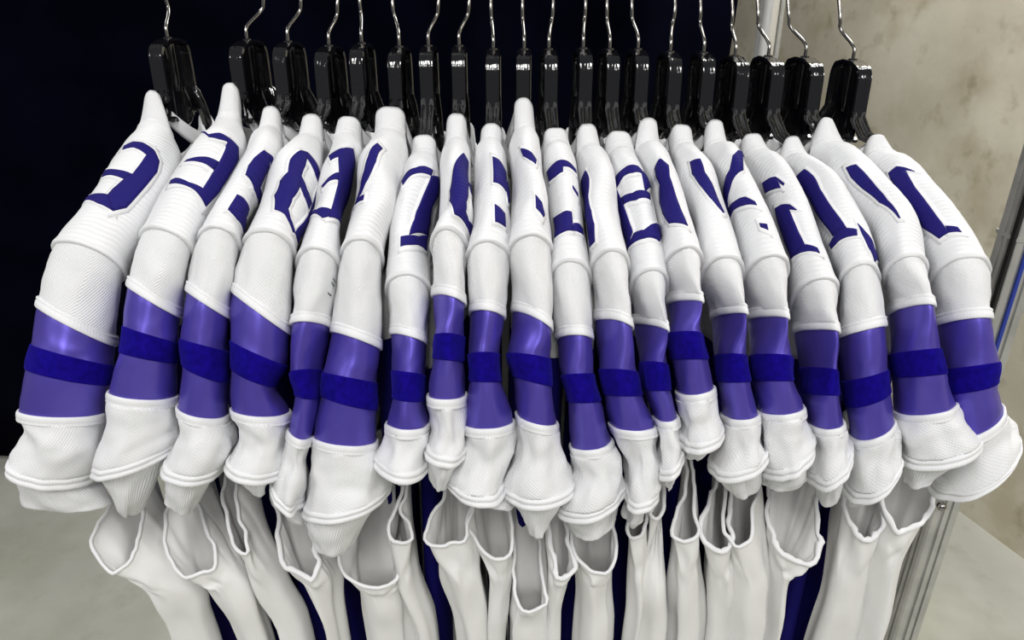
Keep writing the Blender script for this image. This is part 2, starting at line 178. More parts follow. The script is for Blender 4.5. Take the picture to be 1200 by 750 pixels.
[2,[[0.1143,0.808,1.4494,0.0133,-0.0009,-0.0007,0.0003,-0.008,0.015],[0.1163,0.7969,1.4339,0.0151,-0.0011,-0.0021,0.0018,-0.0101,0.0183],[0.1217,0.785,1.4219,0.0159,-0.0013,0.0035,-0.0076,-0.0168,0.0286],[0.1235,0.759,1.4036,0.0188,-0.0015,0.0004,-0.0026,-0.0221,0.0356],[0.1322,0.7217,1.3672,0.017,-0.0016,0.0005,-0.0031,-0.0221,0.0356],[0.1369,0.6914,1.3278,0.0182,-0.0015,0.0006,-0.0037,-0.0312,0.0336],[0.1362,0.6655,1.2954,0.0058,-0.0002,-0.0046,0.0098,-0.0361,0.0142],[0.1392,0.6509,1.263,0.0132,-0.0006,-0.0019,0.0012,-0.0331,0.0187],[0.1431,0.6419,1.2389,0.0137,-0.0006,0.0005,-0.0021,-0.0338,0.0172],[0.1528,0.6364,1.2126,0.0123,-0.0006,0.002,-0.004,-0.0363,0.0136],[0.1576,0.6321,1.1915,0.0104,-0.0005,0.0035,-0.0055,-0.037,0.0109],[0.1596,0.629,1.1707,0.0127,-0.0006,0.0075,-0.0063,-0.044,0.007],[0.1592,0.6254,1.1442,0.006,-0.0003,0.0031,-0.0035,-0.0254,0.0043]]],
[2,[[0.1447,0.808,1.4631,0.01,-0.0009,-0.0007,0.0004,-0.0081,0.015],[0.1468,0.7969,1.4378,0.0141,-0.0013,0.0035,-0.0053,-0.0096,0.0179],[0.1522,0.785,1.4299,0.0157,-0.0016,0.004,-0.0088,-0.0166,0.0283],[0.158,0.7495,1.407,0.0148,-0.0016,0.0013,-0.0054,-0.0219,0.0354],[0.1636,0.7175,1.3802,0.0161,-0.0019,0.0015,-0.0057,-0.0218,0.0354],[0.1687,0.6914,1.3496,0.0188,-0.002,0.0016,-0.006,-0.031,0.0335],[0.1675,0.6655,1.3211,0.0064,-0.0003,-0.0036,0.0079,-0.0352,0.0172],[0.1678,0.6509,1.295,0.0151,-0.0008,-0.0011,-0.0003,-0.033,0.0189],[0.1727,0.6419,1.2724,0.018,-0.0009,0.0005,-0.0022,-0.0338,0.0172],[0.1795,0.6364,1.2427,0.0185,-0.001,0.0042,-0.005,-0.0363,0.0133],[0.1847,0.6321,1.2192,0.0173,-0.001,0.0052,-0.0055,-0.037,0.0111],[0.1872,0.629,1.1989,0.0216,-0.0013,0.0077,-0.0055,-0.0439,0.0083],[0.186,0.6254,1.1804,0.0113,-0.0007,0.0071,-0.0039,-0.0254,0.0039]]],
[2,[[0.1806,0.808,1.4563,0.0113,-0.0013,-0.0011,0.0006,-0.0081,0.0149],[0.184,0.7969,1.4388,0.0119,-0.0014,0.0007,-0.0023,-0.0097,0.0185],[0.1891,0.785,1.4254,0.0156,-0.0019,0.0022,-0.0062,-0.0165,0.0291],[0.1925,0.7593,1.4099,0.0184,-0.0024,-0.0003,-0.0023,-0.0222,0.0356],[0.2047,0.7229,1.3777,0.0171,-0.0025,0.0052,-0.0134,-0.0212,0.0337],[0.2086,0.6914,1.341,0.0199,-0.0026,0.0032,-0.0092,-0.0307,0.033],[0.2125,0.6655,1.3069,0.0071,-0.0004,-0.0029,0.0056,-0.0347,0.0191],[0.214,0.6509,1.2715,0.0132,-0.0008,-0.0014,-0.0001,-0.033,0.0188],[0.2183,0.6419,1.248,0.0154,-0.001,0.0012,-0.0036,-0.0337,0.0172],[0.2273,0.6364,1.215,0.0171,-0.0012,0.0034,-0.0051,-0.0362,0.0135],[0.231,0.6321,1.1889,0.0181,-0.0013,0.0038,-0.005,-0.0369,0.0116],[0.2287,0.629,1.1685,0.0258,-0.0018,0.0109,-0.0064,-0.0438,0.008],[0.2368,0.6254,1.1336,0.0143,-0.001,0.0039,-0.0032,-0.0253,0.005]]],
[2,[[0.2163,0.808,1.4614,0.0092,-0.0013,0.0002,-0.0014,-0.0079,0.015],[0.2201,0.7969,1.4387,0.0129,-0.0019,0.0022,-0.0044,-0.0094,0.0182],[0.2267,0.785,1.4285,0.0159,-0.0024,0.0005,-0.0034,-0.0167,0.0294],[0.2319,0.7602,1.4128,0.0155,-0.0025,0.0028,-0.0097,-0.0213,0.0349],[0.243,0.7226,1.3787,0.0175,-0.0031,0.0018,-0.0074,-0.0214,0.0354],[0.2518,0.6914,1.3415,0.0203,-0.0032,0.0012,-0.0068,-0.0307,0.0336],[0.2507,0.6655,1.3034,0.008,-0.0006,-0.0039,0.0063,-0.0351,0.0181],[0.2544,0.6509,1.271,0.0184,-0.0014,-0.0013,-0.0011,-0.0329,0.0189],[0.2567,0.6419,1.2494,0.0188,-0.0014,0.0009,-0.0034,-0.0337,0.0172],[0.2663,0.6364,1.2209,0.0215,-0.0017,0.0045,-0.0057,-0.0362,0.0134],[0.2714,0.6321,1.1965,0.022,-0.0018,0.0054,-0.0058,-0.0368,0.0114],[0.2778,0.629,1.1722,0.0206,-0.0017,0.0139,-0.008,-0.0438,0.0065],[0.2761,0.6254,1.1431,0.0202,-0.0017,0.0049,-0.0033,-0.0253,0.0051]]],
[3,[[0.2587,0.808,1.447,0.0108,-0.0018,0.0012,-0.003,-0.0076,0.0149],[0.2631,0.7969,1.431,0.0145,-0.0024,-0.0009,-0.0006,-0.0099,0.0185],[0.2716,0.785,1.4182,0.0163,-0.0029,-0.0007,-0.0017,-0.017,0.0294],[0.2803,0.7635,1.4025,0.0159,-0.003,0.0008,-0.0059,-0.0216,0.0356],[0.29,0.7389,1.3769,0.0172,-0.0035,0.0006,-0.0057,-0.0216,0.0356],[0.2983,0.7121,1.3504,0.0168,-0.0037,0.0022,-0.0092,-0.0209,0.0352],[0.3041,0.6914,1.3186,0.0198,-0.0037,0.0007,-0.0069,-0.0306,0.0336],[0.3012,0.6655,1.2891,0.0098,-0.0008,-0.0041,0.005,-0.0349,0.019],[0.3036,0.6509,1.2564,0.0089,-0.0008,-0.0027,0.0023,-0.0336,0.0176],[0.3067,0.6419,1.234,0.0151,-0.0014,0.0004,-0.0035,-0.0337,0.0172],[0.314,0.6364,1.2051,0.0156,-0.0014,0.0043,-0.0069,-0.0361,0.013],[0.32,0.6321,1.1854,0.0165,-0.0016,0.0064,-0.0075,-0.0368,0.0106],[0.321,0.629,1.1639,0.018,-0.0017,0.0168,-0.0089,-0.0438,0.0051],[0.326,0.6254,1.1256,0.0095,-0.0009,0.0066,-0.005,-0.0252,0.0037]]],
[3,[[0.3018,0.808,1.4441,0.0084,-0.0016,0.0008,-0.0028,-0.0076,0.0149],[0.3039,0.7969,1.4262,0.0165,-0.0033,0.0012,-0.0032,-0.0094,0.0185],[0.3125,0.785,1.4171,0.0152,-0.0033,0.0039,-0.0106,-0.0155,0.0283],[0.3221,0.758,1.4003,0.0167,-0.0037,0.0001,-0.005,-0.0217,0.0356],[0.3351,0.7301,1.3764,0.0201,-0.0049,0.0024,-0.0093,-0.0208,0.0353],[0.3414,0.705,1.356,0.0199,-0.0053,0.004,-0.0123,-0.0201,0.0347],[0.3465,0.6914,1.3351,0.0169,-0.0039,0.0056,-0.017,-0.0293,0.0311],[0.347,0.6655,1.29,0.0212,-0.002,0.0068,-0.0096,-0.0332,0.02],[0.3509,0.6509,1.2502,0.0205,-0.002,0.008,-0.0098,-0.0327,0.0168],[0.3538,0.6419,1.2283,0.0203,-0.0021,0.0106,-0.0107,-0.0337,0.0139],[0.3617,0.6364,1.1992,0.0193,-0.002,0.0126,-0.0103,-0.0363,0.01],[0.3639,0.6321,1.1783,0.0208,-0.0022,0.0136,-0.0095,-0.0368,0.0086],[0.3675,0.629,1.1497,0.0215,-0.0023,0.0202,-0.0094,-0.0437,0.0051],[0.3567,0.6254,1.1261,0.0098,-0.001,0.0078,-0.0053,-0.0252,0.0034]]],
[2,[[0.3353,0.808,1.4634,0.0077,-0.0017,0.0007,-0.0031,-0.0075,0.0149],[0.3386,0.7969,1.4394,0.0172,-0.0039,0.0021,-0.0044,-0.0092,0.0184],[0.3526,0.785,1.4263,0.0189,-0.0046,0.0037,-0.0094,-0.0155,0.0288],[0.365,0.7466,1.3988,0.0245,-0.0063,-0.0001,-0.0055,-0.0216,0.0356],[0.3855,0.7192,1.3757,0.0215,-0.0063,0.0033,-0.0113,-0.0201,0.0351],[0.3907,0.6914,1.3432,0.018,-0.0048,0.0066,-0.0189,-0.0287,0.0306],[0.3905,0.6655,1.3133,0.0129,-0.0014,-0.0013,-0.0014,-0.0336,0.0216],[0.3954,0.6509,1.2766,0.0203,-0.0022,0.0035,-0.0068,-0.0325,0.0185],[0.3993,0.6419,1.2556,0.0223,-0.0025,0.0042,-0.0069,-0.0334,0.0167],[0.4094,0.6364,1.2224,0.026,-0.003,0.0088,-0.0084,-0.0359,0.0127],[0.4154,0.6321,1.2084,0.0271,-0.0032,0.0132,-0.0091,-0.0366,0.0098],[0.428,0.629,1.1823,0.0317,-0.0038,0.0144,-0.0088,-0.0434,0.0078],[0.4142,0.6254,1.1484,0.0127,-0.0015,0.0096,-0.0056,-0.0252,0.0035]]],
[2,[[0.393,0.808,1.4458,0.0091,-0.0024,0.0014,-0.0041,-0.0072,0.0148],[0.3974,0.7969,1.4287,0.016,-0.0044,0.0032,-0.006,-0.0087,0.0181],[0.4121,0.785,1.4156,0.0199,-0.0059,0.005,-0.0115,-0.0148,0.0284],[0.4161,0.7528,1.3962,0.023,-0.007,0.0037,-0.0117,-0.0199,0.0351],[0.4325,0.7205,1.3712,0.0238,-0.0081,0.0043,-0.0129,-0.0194,0.0349],[0.4451,0.6914,1.3405,0.023,-0.0069,0.0051,-0.0157,-0.0286,0.0324],[0.4445,0.6655,1.2996,0.0214,-0.0025,0.0018,-0.0058,-0.0331,0.0217],[0.452,0.6509,1.2606,0.0237,-0.0029,0.0058,-0.0084,-0.0324,0.0181],[0.4527,0.6419,1.2413,0.0228,-0.0028,0.0086,-0.0099,-0.0333,0.0154],[0.4628,0.6364,1.2071,0.0226,-0.0029,0.0195,-0.0117,-0.0363,0.0083],[0.4713,0.6321,1.1853,0.0254,-0.0033,0.0226,-0.0109,-0.0368,0.0069],[0.4724,0.629,1.1587,0.032,-0.0042,0.03,-0.0104,-0.0435,0.0051],[0.4584,0.6254,1.1484,0.0235,-0.003,0.0062,-0.0045,-0.0251,0.0051]]]]
NUMERALS=[
[[[[2.385,2.514],[2.308,2.238],[2.346,1.939],[2.5,1.571]],[[2.538,2.468],[2.538,2.123],[2.615,1.893],[2.731,1.686]]],[[[2.5,1.571],[2.769,1.318],[3.077,1.249],[3.615,1.341],[4.231,1.479],[4.385,1.709]],[[2.731,1.686],[3.038,1.709],[3.423,1.778],[3.615,1.916],[3.923,2.054],[4.077,2.077]]],[[[3.154,2.721],[3.308,2.215],[3.423,1.778]],[[3.385,2.698],[3.462,2.353],[3.615,1.916]]],[[[3.923,2.997],[4.0,2.56],[4.077,2.077]],[[4.0,2.997],[4.308,2.146],[4.385,1.709]]]],
[[[[2.154,2.997],[3.154,1.824],[3.038,1.502],[3.038,1.203]],[[2.154,3.089],[3.269,1.778],[3.269,1.433],[3.192,1.157]]],[[[3.038,1.203],[3.0,0.719],[3.269,0.535],[3.846,0.673],[4.192,0.765],[4.5,0.996]],[[3.192,1.157],[3.5,1.157],[3.808,1.203],[4.0,1.249],[4.346,1.364],[4.423,1.479]]],[[[3.885,2.238],[3.846,1.755],[3.808,1.203]],[[3.923,2.307],[3.962,1.824],[4.0,1.249]]],[[[4.269,2.514],[4.269,2.307],[4.346,1.824],[4.346,1.387]],[[4.346,2.491],[4.385,2.077],[4.423,1.571],[4.5,0.996]]]],
[[[[3.192,1.364],[3.385,1.594],[3.538,1.663],[3.692,1.571],[3.769,0.858]],[[3.192,1.226],[3.231,0.973],[3.308,0.765],[3.462,0.696],[3.615,0.627]]],[[[3.192,1.226],[3.269,0.696],[3.154,0.052]],[[3.154,0.904],[3.192,0.581],[3.115,0.075]]],[[[3.769,0.95],[3.731,0.512],[3.654,0.075]],[[3.615,0.627],[3.577,0.236],[3.577,0.052]]],[[[4.077,1.502],[4.308,1.525],[4.615,1.548]],[[4.038,0.627],[4.115,0.558],[4.308,0.604]]],[[[4.615,1.548],[4.731,1.065],[4.654,0.328]],[[4.308,0.604],[4.115,0.121],[4.269,0.075]]]],
[[[[2.769,1.18],[3.154,1.433],[3.462,1.548],[3.654,1.893],[4.038,2.1],[4.577,1.801],[4.615,1.41],[4.846,0.858]],[[2.846,0.881],[3.154,0.904],[3.423,1.042],[3.654,1.134],[4.038,1.433],[4.385,1.41],[4.615,1.157],[4.808,0.742]]],[[[2.769,1.18],[3.0,0.765],[3.154,0.466],[3.192,0.19],[3.654,0.351],[4.115,0.604],[4.808,0.742]],[[2.731,0.95],[2.846,0.558],[3.0,0.213],[3.077,0.052],[3.5,0.052],[3.923,0.052],[4.808,0.282]]],[[[3.423,1.042],[3.577,0.812],[3.654,0.397]],[[3.654,1.134],[3.769,0.95],[3.846,0.558]]]],
[[[[2.846,2.077],[2.731,1.824],[2.615,1.594],[2.538,1.341]],[[3.077,1.87],[3.0,1.64],[2.962,1.525],[3.0,1.387]]],[[[2.654,1.64],[3.038,1.479],[3.423,1.341],[3.731,1.318],[4.077,1.41],[4.385,1.479],[4.5,1.479]],[[2.385,1.157],[2.615,0.719],[2.923,0.466],[3.192,0.19],[3.5,0.052],[3.769,0.052],[4.308,0.466]]],[[[3.692,2.33],[3.577,1.847],[3.423,1.341]],[[3.769,2.284],[3.692,1.847],[3.615,1.295]]],[[[4.038,3.089],[4.308,2.238],[4.346,1.479]],[[4.115,3.089],[4.538,1.778],[4.308,0.466]]]],
[[[[2.846,1.387],[3.231,1.732],[3.5,2.1],[3.654,2.445],[3.962,2.721]],[[3.0,1.111],[3.385,1.479],[3.615,1.847],[3.808,2.215],[3.962,2.514]]],[[[3.962,2.721],[4.115,2.744]],[[4.077,2.261],[4.231,2.215]]]],
[[[[3.115,2.445],[3.038,2.146],[3.038,1.663],[2.923,1.249],[2.846,0.858]],[[3.385,2.031],[3.308,1.893],[3.231,1.663],[3.154,1.249],[3.077,0.881]]],[[[3.077,0.881],[3.423,0.835],[3.769,0.812],[4.077,0.904],[4.423,1.226]],[[2.769,0.489],[3.192,0.236],[3.538,0.259],[3.808,0.098],[4.077,0.098]]],[[[4.462,1.571],[4.423,1.226],[4.346,0.765],[4.077,0.098]],[[4.615,1.64],[4.577,1.203],[4.5,0.742],[4.423,0.282]]]],
[[[[2.615,1.157],[3.0,1.479],[3.423,1.824],[3.769,2.077],[4.077,2.077],[4.692,1.295],[4.692,0.788],[4.731,0.052]],[[2.577,1.111],[2.615,0.696],[3.115,0.65],[3.692,1.111],[4.077,1.203],[4.385,0.973],[4.462,0.604],[4.154,0.075]]],[[[3.423,0.927],[3.462,0.512]],[[3.231,0.627],[3.038,0.052]]]],
[[[[2.577,1.571],[2.923,1.594],[3.308,1.617]],[[2.692,0.719],[2.962,0.812],[3.346,0.881]]],[[[4.077,1.479],[4.615,1.272]],[[4.154,0.904],[4.577,0.765]]],[[[3.115,0.973],[3.538,0.627]],[[2.885,0.719],[2.923,0.052]]]],
[[[[2.885,1.962],[3.077,1.41],[3.231,1.18]],[[3.154,1.893],[3.308,1.617],[3.385,1.341]]],[[[4.192,1.64],[4.538,1.433],[4.692,1.042]],[[4.346,1.249],[4.5,1.111],[4.615,0.996]]]],
[[[[3.577,2.56],[3.615,2.077],[3.654,1.571]],[[3.885,2.537],[4.0,2.077],[4.0,1.663]]],[[[3.654,1.571],[3.692,1.226],[3.731,0.881]],[[3.846,1.64],[3.846,1.272],[3.846,0.904]]],[[[4.308,1.249],[4.385,0.904]],[[4.385,1.249],[4.462,0.904]]],[[[4.808,2.514],[4.923,2.008],[4.962,1.41]],[[5.423,2.284],[5.462,1.847],[5.423,1.341]]],[[[5.231,1.341],[5.154,1.019],[5.154,0.719]],[[5.423,1.341],[5.385,1.065],[5.346,0.765]]]],
[[[[2.692,2.583],[2.731,2.974],[3.077,3.043],[3.538,2.859],[4.115,2.445],[4.731,2.583]],[[2.769,2.537],[3.115,2.399],[3.538,2.33],[4.0,2.008],[4.385,1.985],[4.769,2.215]]]],
[[[[2.731,3.089],[2.923,2.675],[2.962,2.238],[2.962,1.778],[2.962,1.318],[3.077,1.134]],[[3.192,2.652],[3.192,2.399],[3.154,2.123],[3.192,1.686],[3.154,1.387],[3.154,1.203]]],[[[2.731,3.089],[3.5,3.02],[3.962,2.997],[4.385,2.79]],[[3.154,2.629],[3.462,2.537],[3.654,2.491],[4.231,2.33]]],[[[3.462,2.514],[3.577,1.939],[3.538,1.019]],[[3.615,2.491],[3.731,1.893],[3.692,1.088]]],[[[4.269,2.284],[4.346,1.732],[3.846,0.052]],[[4.385,2.79],[4.5,1.801],[4.5,1.019]]],[[[3.0,1.226],[3.577,1.295]],[[3.077,1.088],[2.923,0.052]]]],
[[[[2.769,1.801],[2.885,2.215],[3.115,2.307],[3.385,2.238],[3.731,2.468],[4.077,2.399],[4.462,2.1]],[[2.769,1.709],[3.0,1.479],[3.346,1.617],[3.654,1.571],[4.077,1.502],[4.346,1.41],[4.615,1.318]]]],
[[[[2.885,2.169],[3.231,2.215],[3.538,1.939],[3.885,1.525],[4.192,1.042]],[[2.962,1.686],[3.346,1.594],[3.615,1.295],[3.846,1.111],[4.154,0.927]]]],
[[[[1.808,0.098],[3.231,2.054],[3.269,2.583],[3.346,2.997],[3.769,3.089]],[[3.346,1.433],[3.423,1.939],[3.5,2.353],[3.538,2.813],[3.654,2.997]]],[[[3.615,2.997],[3.808,2.307],[3.885,1.916],[4.038,1.617]],[[3.769,3.089],[3.846,2.675],[4.0,2.146],[4.115,1.594]]],[[[4.462,1.755],[4.5,1.479]],[[4.538,1.755],[4.615,1.502]]]],
[[[[2.846,2.813],[3.0,2.468],[3.192,2.169]],[[3.154,2.905],[3.385,2.491],[3.538,2.192]]],[[[3.192,2.169],[3.5,1.962]],[[3.423,2.146],[3.538,2.054]]],[[[3.808,2.721],[3.923,2.399],[4.115,2.054],[4.346,1.847]],[[3.962,2.767],[4.115,2.468],[4.231,2.146],[4.346,1.916]]],[[[3.808,2.721],[4.115,2.836],[4.654,2.859],[5.269,2.721]],[[4.231,2.146],[4.577,2.1],[4.962,2.031],[5.269,1.939]]],[[[5.269,1.939],[5.423,1.502]],[[5.269,2.721],[5.538,1.479]]]],
[[[[2.577,2.284],[2.462,2.675],[2.269,3.089]],[[2.846,2.376],[2.808,2.698],[2.577,3.089]]],[[[2.462,2.928],[3.077,2.905],[3.692,2.79],[4.808,2.491]],[[2.577,2.284],[3.385,2.307],[4.077,2.1],[4.923,1.847]]],[[[4.846,2.79],[4.846,2.399],[4.923,1.847],[5.038,1.502]],[[5.038,2.744],[5.115,2.445],[5.192,2.054],[5.269,1.525]]],[[[4.808,1.41],[5.192,1.341],[5.654,1.134],[5.962,0.788]],[[4.962,1.272],[5.231,0.973],[5.5,0.696],[5.577,0.19]]]],
[[[[2.615,2.261],[2.885,2.33],[3.308,2.284],[3.808,2.146],[4.308,1.686]],[[2.654,1.916],[2.923,1.893],[3.423,1.916],[3.846,1.87],[4.308,1.617]]]],
[[[[2.5,2.33],[2.5,1.962],[2.654,1.778],[2.885,1.571]],[[2.769,2.399],[2.769,2.054],[2.769,1.801],[2.885,1.594]]],[[[2.5,2.33],[3.038,2.422],[3.654,2.468],[4.192,2.445],[4.577,2.169]],[[2.769,1.801],[3.346,1.916],[3.808,1.916],[4.115,1.893],[4.538,1.824]]],[[[4.385,1.824],[4.462,1.502]],[[4.538,1.847],[4.577,1.456]]]]]
HANGERS=[[-0.3703,0.85,1.5505,0.065,-0.3754],[-0.2851,0.85,1.5487,-0.001,-0.2692],[-0.2412,0.85,1.547,0.016,-0.2291],[-0.1974,0.85,1.5427,-0.009,-0.19],[-0.1621,0.85,1.5453,0.019,-0.1658],[-0.1218,0.85,1.5418,-0.002,-0.1304],[-0.0904,0.85,1.5427,0.029,-0.0801],[-0.0572,0.85,1.5427,0.037,-0.0466],[-0.0203,0.85,1.5392,-0.0,-0.0233],[0.0129,0.85,1.5392,-0.034,0.0112],[0.0397,0.85,1.5392,0.023,0.0447],[0.0767,0.85,1.5401,0.006,0.0801],[0.1054,0.85,1.5392,-0.002,0.1034],[0.1359,0.85,1.5392,-0.012,0.1304],[0.1712,0.85,1.5366,-0.027,0.1779],[0.2074,0.85,1.5357,-0.063,0.2059],[0.2421,0.85,1.5322,-0.034,0.2412],[0.2782,0.85,1.5322,-0.029,0.2692],[0.3183,0.85,1.5313,-0.006,0.3027],[0.3707,0.85,1.5287,-0.058,0.3595]]
LOWER=[
[[[-0.4503,0.6828,1.0739],[-0.4627,0.6678,1.0537],[-0.4694,0.6544,1.036],[-0.4563,0.6422,1.0202],[-0.4434,0.635,1.0109],[-0.431,0.6389,1.0159],[-0.4252,0.6433,1.0216],[-0.4194,0.6522,1.0331],[-0.4166,0.6678,1.0537],[-0.4169,0.68,1.0701]],[[-0.3983,0.645,0.9651,0.0318],[-0.3973,0.66,0.8825,0.0258]]],
[[[-0.3845,0.6861,1.0713],[-0.3909,0.6778,1.0599],[-0.3923,0.6689,1.0479],[-0.3866,0.6528,1.0266],[-0.376,0.6417,1.0121],[-0.3625,0.635,1.0036],[-0.3459,0.6378,1.0071],[-0.3322,0.6417,1.0121],[-0.3308,0.6511,1.0244],[-0.3414,0.6639,1.0413],[-0.3522,0.6778,1.0599],[-0.3616,0.6889,1.0751]],[[-0.3327,0.645,0.9778,0.0316],[-0.3189,0.66,0.8825,0.0237]]],
[[[-0.3211,0.6733,1.087],[-0.3157,0.6622,1.0723],[-0.3076,0.6456,1.0508],[-0.3019,0.6383,1.0416],[-0.293,0.635,1.0374],[-0.2877,0.6372,1.0402],[-0.293,0.6483,1.0543],[-0.3021,0.6594,1.0687],[-0.3078,0.6733,1.087]],[[-0.2866,0.645,0.9778,0.0194],[-0.2694,0.66,0.8825,0.0175]]],
[[[-0.2744,0.6894,1.0747],[-0.2653,0.6783,1.0595],[-0.2624,0.6617,1.0371],[-0.2582,0.6506,1.0224],[-0.2497,0.6428,1.0123],[-0.2357,0.6372,1.0052],[-0.2203,0.635,1.0024],[-0.2156,0.645,1.0152],[-0.2229,0.6606,1.0356],[-0.2337,0.6717,1.0505],[-0.2427,0.6839,1.0671]],[[-0.222,0.645,0.9778,0.0257],[-0.2178,0.66,0.8825,0.0114]]],
[[[-0.1781,0.6894,1.0628],[-0.1902,0.67,1.0361],[-0.1968,0.6561,1.0175],[-0.1901,0.6461,1.0044],[-0.1771,0.6394,0.9957],[-0.1586,0.635,0.99],[-0.1414,0.635,0.99],[-0.1302,0.6394,0.9957],[-0.1278,0.6483,1.0073],[-0.1352,0.6589,1.0212],[-0.1407,0.67,1.0361],[-0.135,0.6894,1.0628]],[[-0.1515,0.645,0.9651,0.0323],[-0.1496,0.66,0.8825,0.0351]]],
[[[-0.1223,0.6667,1.0921],[-0.1325,0.6489,1.0691],[-0.1337,0.64,1.0579],[-0.1279,0.6356,1.0523],[-0.1186,0.635,1.0516],[-0.1095,0.6389,1.0565],[-0.1118,0.6472,1.067],[-0.1217,0.6556,1.0776],[-0.1168,0.6694,1.0957]],[[-0.1239,0.645,0.9778,0.017],[-0.1053,0.66,0.8825,0.0144]]],
[[[-0.0737,0.6717,1.0941],[-0.0881,0.655,1.0723],[-0.096,0.6422,1.056],[-0.093,0.6372,1.0497],[-0.0836,0.635,1.0469],[-0.0651,0.6372,1.0497],[-0.0503,0.64,1.0532],[-0.0477,0.6478,1.063],[-0.0441,0.6578,1.0759],[-0.0454,0.6717,1.0941]],[[-0.0583,0.645,0.9778,0.0253],[-0.0464,0.66,0.8825,0.0196]]],
[[[-0.042,0.6772,1.084],[-0.0475,0.6661,1.0692],[-0.0502,0.6578,1.0583],[-0.0396,0.6483,1.0461],[-0.0282,0.6394,1.0347],[-0.0159,0.635,1.0291],[-0.0019,0.6383,1.0333],[0.0009,0.6467,1.0439],[0.0,0.6594,1.0605],[-0.0038,0.6717,1.0766]],[[-0.0136,0.645,0.9778,0.0136],[-0.0217,0.66,0.8825,0.0114]]],
[[[-0.002,0.7078,1.0546],[0.0,0.6911,1.0308],[0.003,0.6717,1.0037],[0.002,0.6522,0.9773],[0.0058,0.6411,0.9625],[0.0136,0.635,0.9545],[0.0272,0.6361,0.9559],[0.039,0.64,0.961],[0.0353,0.655,0.981],[0.0326,0.6717,1.0037],[0.0298,0.6883,1.0269],[0.034,0.705,1.0506]],[[0.0218,0.645,0.9364,0.0238],[0.0228,0.66,0.8684,0.0312]]],
[[[0.0388,0.6833,1.0675],[0.0423,0.6611,1.0376],[0.0468,0.6467,1.0186],[0.0493,0.635,1.0036],[0.0588,0.6356,1.0043],[0.0705,0.6422,1.0129],[0.0651,0.6556,1.0302],[0.0581,0.6778,1.0599]],[[0.0525,0.645,0.9778,0.0136],[0.0506,0.66,0.8825,0.0093]]],
[[[0.0619,0.6811,1.0692],[0.0653,0.6644,1.0468],[0.0687,0.6506,1.0285],[0.0797,0.6411,1.0163],[0.0947,0.6361,1.0099],[0.1041,0.635,1.0085],[0.1131,0.6433,1.0192],[0.1174,0.6533,1.0321],[0.1134,0.6672,1.0505],[0.1179,0.6811,1.0692]],[[0.0962,0.645,0.9778,0.0223],[0.1032,0.66,0.8825,0.0268]]],
[[[0.133,0.6639,1.0942],[0.1275,0.65,1.0763],[0.125,0.6406,1.0644],[0.1302,0.635,1.0574],[0.1396,0.6372,1.0602],[0.1449,0.6461,1.0714],[0.1478,0.6611,1.0906]],[[0.1448,0.645,0.9778,0.0107],[0.1476,0.66,0.8825,0.0093]]],
[[[0.1544,0.6533,1.1079],[0.1499,0.6422,1.0939],[0.1477,0.6372,1.0877],[0.153,0.635,1.085],[0.1597,0.6394,1.0905],[0.1636,0.6533,1.1079]],[[0.1637,0.645,0.9778,0.016],[0.1708,0.66,0.8825,0.0222]]],
[[[0.1923,0.6739,1.1039],[0.1855,0.66,1.0857],[0.1761,0.6489,1.0714],[0.1727,0.6422,1.063],[0.1778,0.6367,1.056],[0.1869,0.635,1.0539],[0.1981,0.6361,1.0553],[0.2023,0.6411,1.0616],[0.1999,0.6544,1.0785],[0.2008,0.6739,1.1039]],[[0.2021,0.645,0.9778,0.0194],[0.2188,0.66,0.8825,0.0248]]],
[[[0.2287,0.6811,1.0986],[0.2137,0.6644,1.0764],[0.2068,0.6517,1.0598],[0.2133,0.6417,1.047],[0.2257,0.635,1.0386],[0.2351,0.6361,1.04],[0.2418,0.645,1.0513],[0.238,0.6617,1.0728],[0.2436,0.6783,1.0948]],[[0.2409,0.645,0.9778,0.0175],[0.2539,0.66,0.8825,0.0144]]],
[[[0.2364,0.6739,1.0981],[0.2327,0.6572,1.0763],[0.232,0.6433,1.0586],[0.2398,0.6378,1.0516],[0.2506,0.635,1.0481],[0.2604,0.6394,1.0536],[0.2646,0.6572,1.0763],[0.2745,0.6767,1.1018]],[[0.2759,0.645,0.9778,0.0311],[0.289,0.66,0.8825,0.0351]]],
[[[0.2899,0.6822,1.0861],[0.2859,0.6656,1.0638],[0.2922,0.6494,1.0427],[0.3031,0.6394,1.0299],[0.3193,0.635,1.0243],[0.3329,0.6378,1.0278],[0.3418,0.6461,1.0384],[0.3388,0.6628,1.0601],[0.3431,0.685,1.0899]],[[0.3086,0.645,0.993,0.0116],[0.321,0.66,0.8964,0.0072]]],
[[[0.3646,0.6678,1.097],[0.3659,0.6539,1.079],[0.37,0.6456,1.0684],[0.3743,0.6389,1.06],[0.3828,0.635,1.0551],[0.3942,0.6361,1.0565],[0.4029,0.6428,1.0648],[0.4047,0.6567,1.0825],[0.4046,0.6706,1.1006]],[[0.3886,0.645,0.9778,0.0233],[0.3984,0.66,0.8825,0.0289]]],
[[[0.4068,0.665,1.1048],[0.4028,0.6539,1.0905],[0.4063,0.6439,1.0778],[0.4123,0.6372,1.0695],[0.4229,0.635,1.0667],[0.4378,0.64,1.0729],[0.4498,0.6483,1.0834],[0.4578,0.6594,1.0976],[0.4584,0.6706,1.112]],[[0.4245,0.645,1.0152,0.02],[0.4407,0.66,0.8825,0.0155]]]]

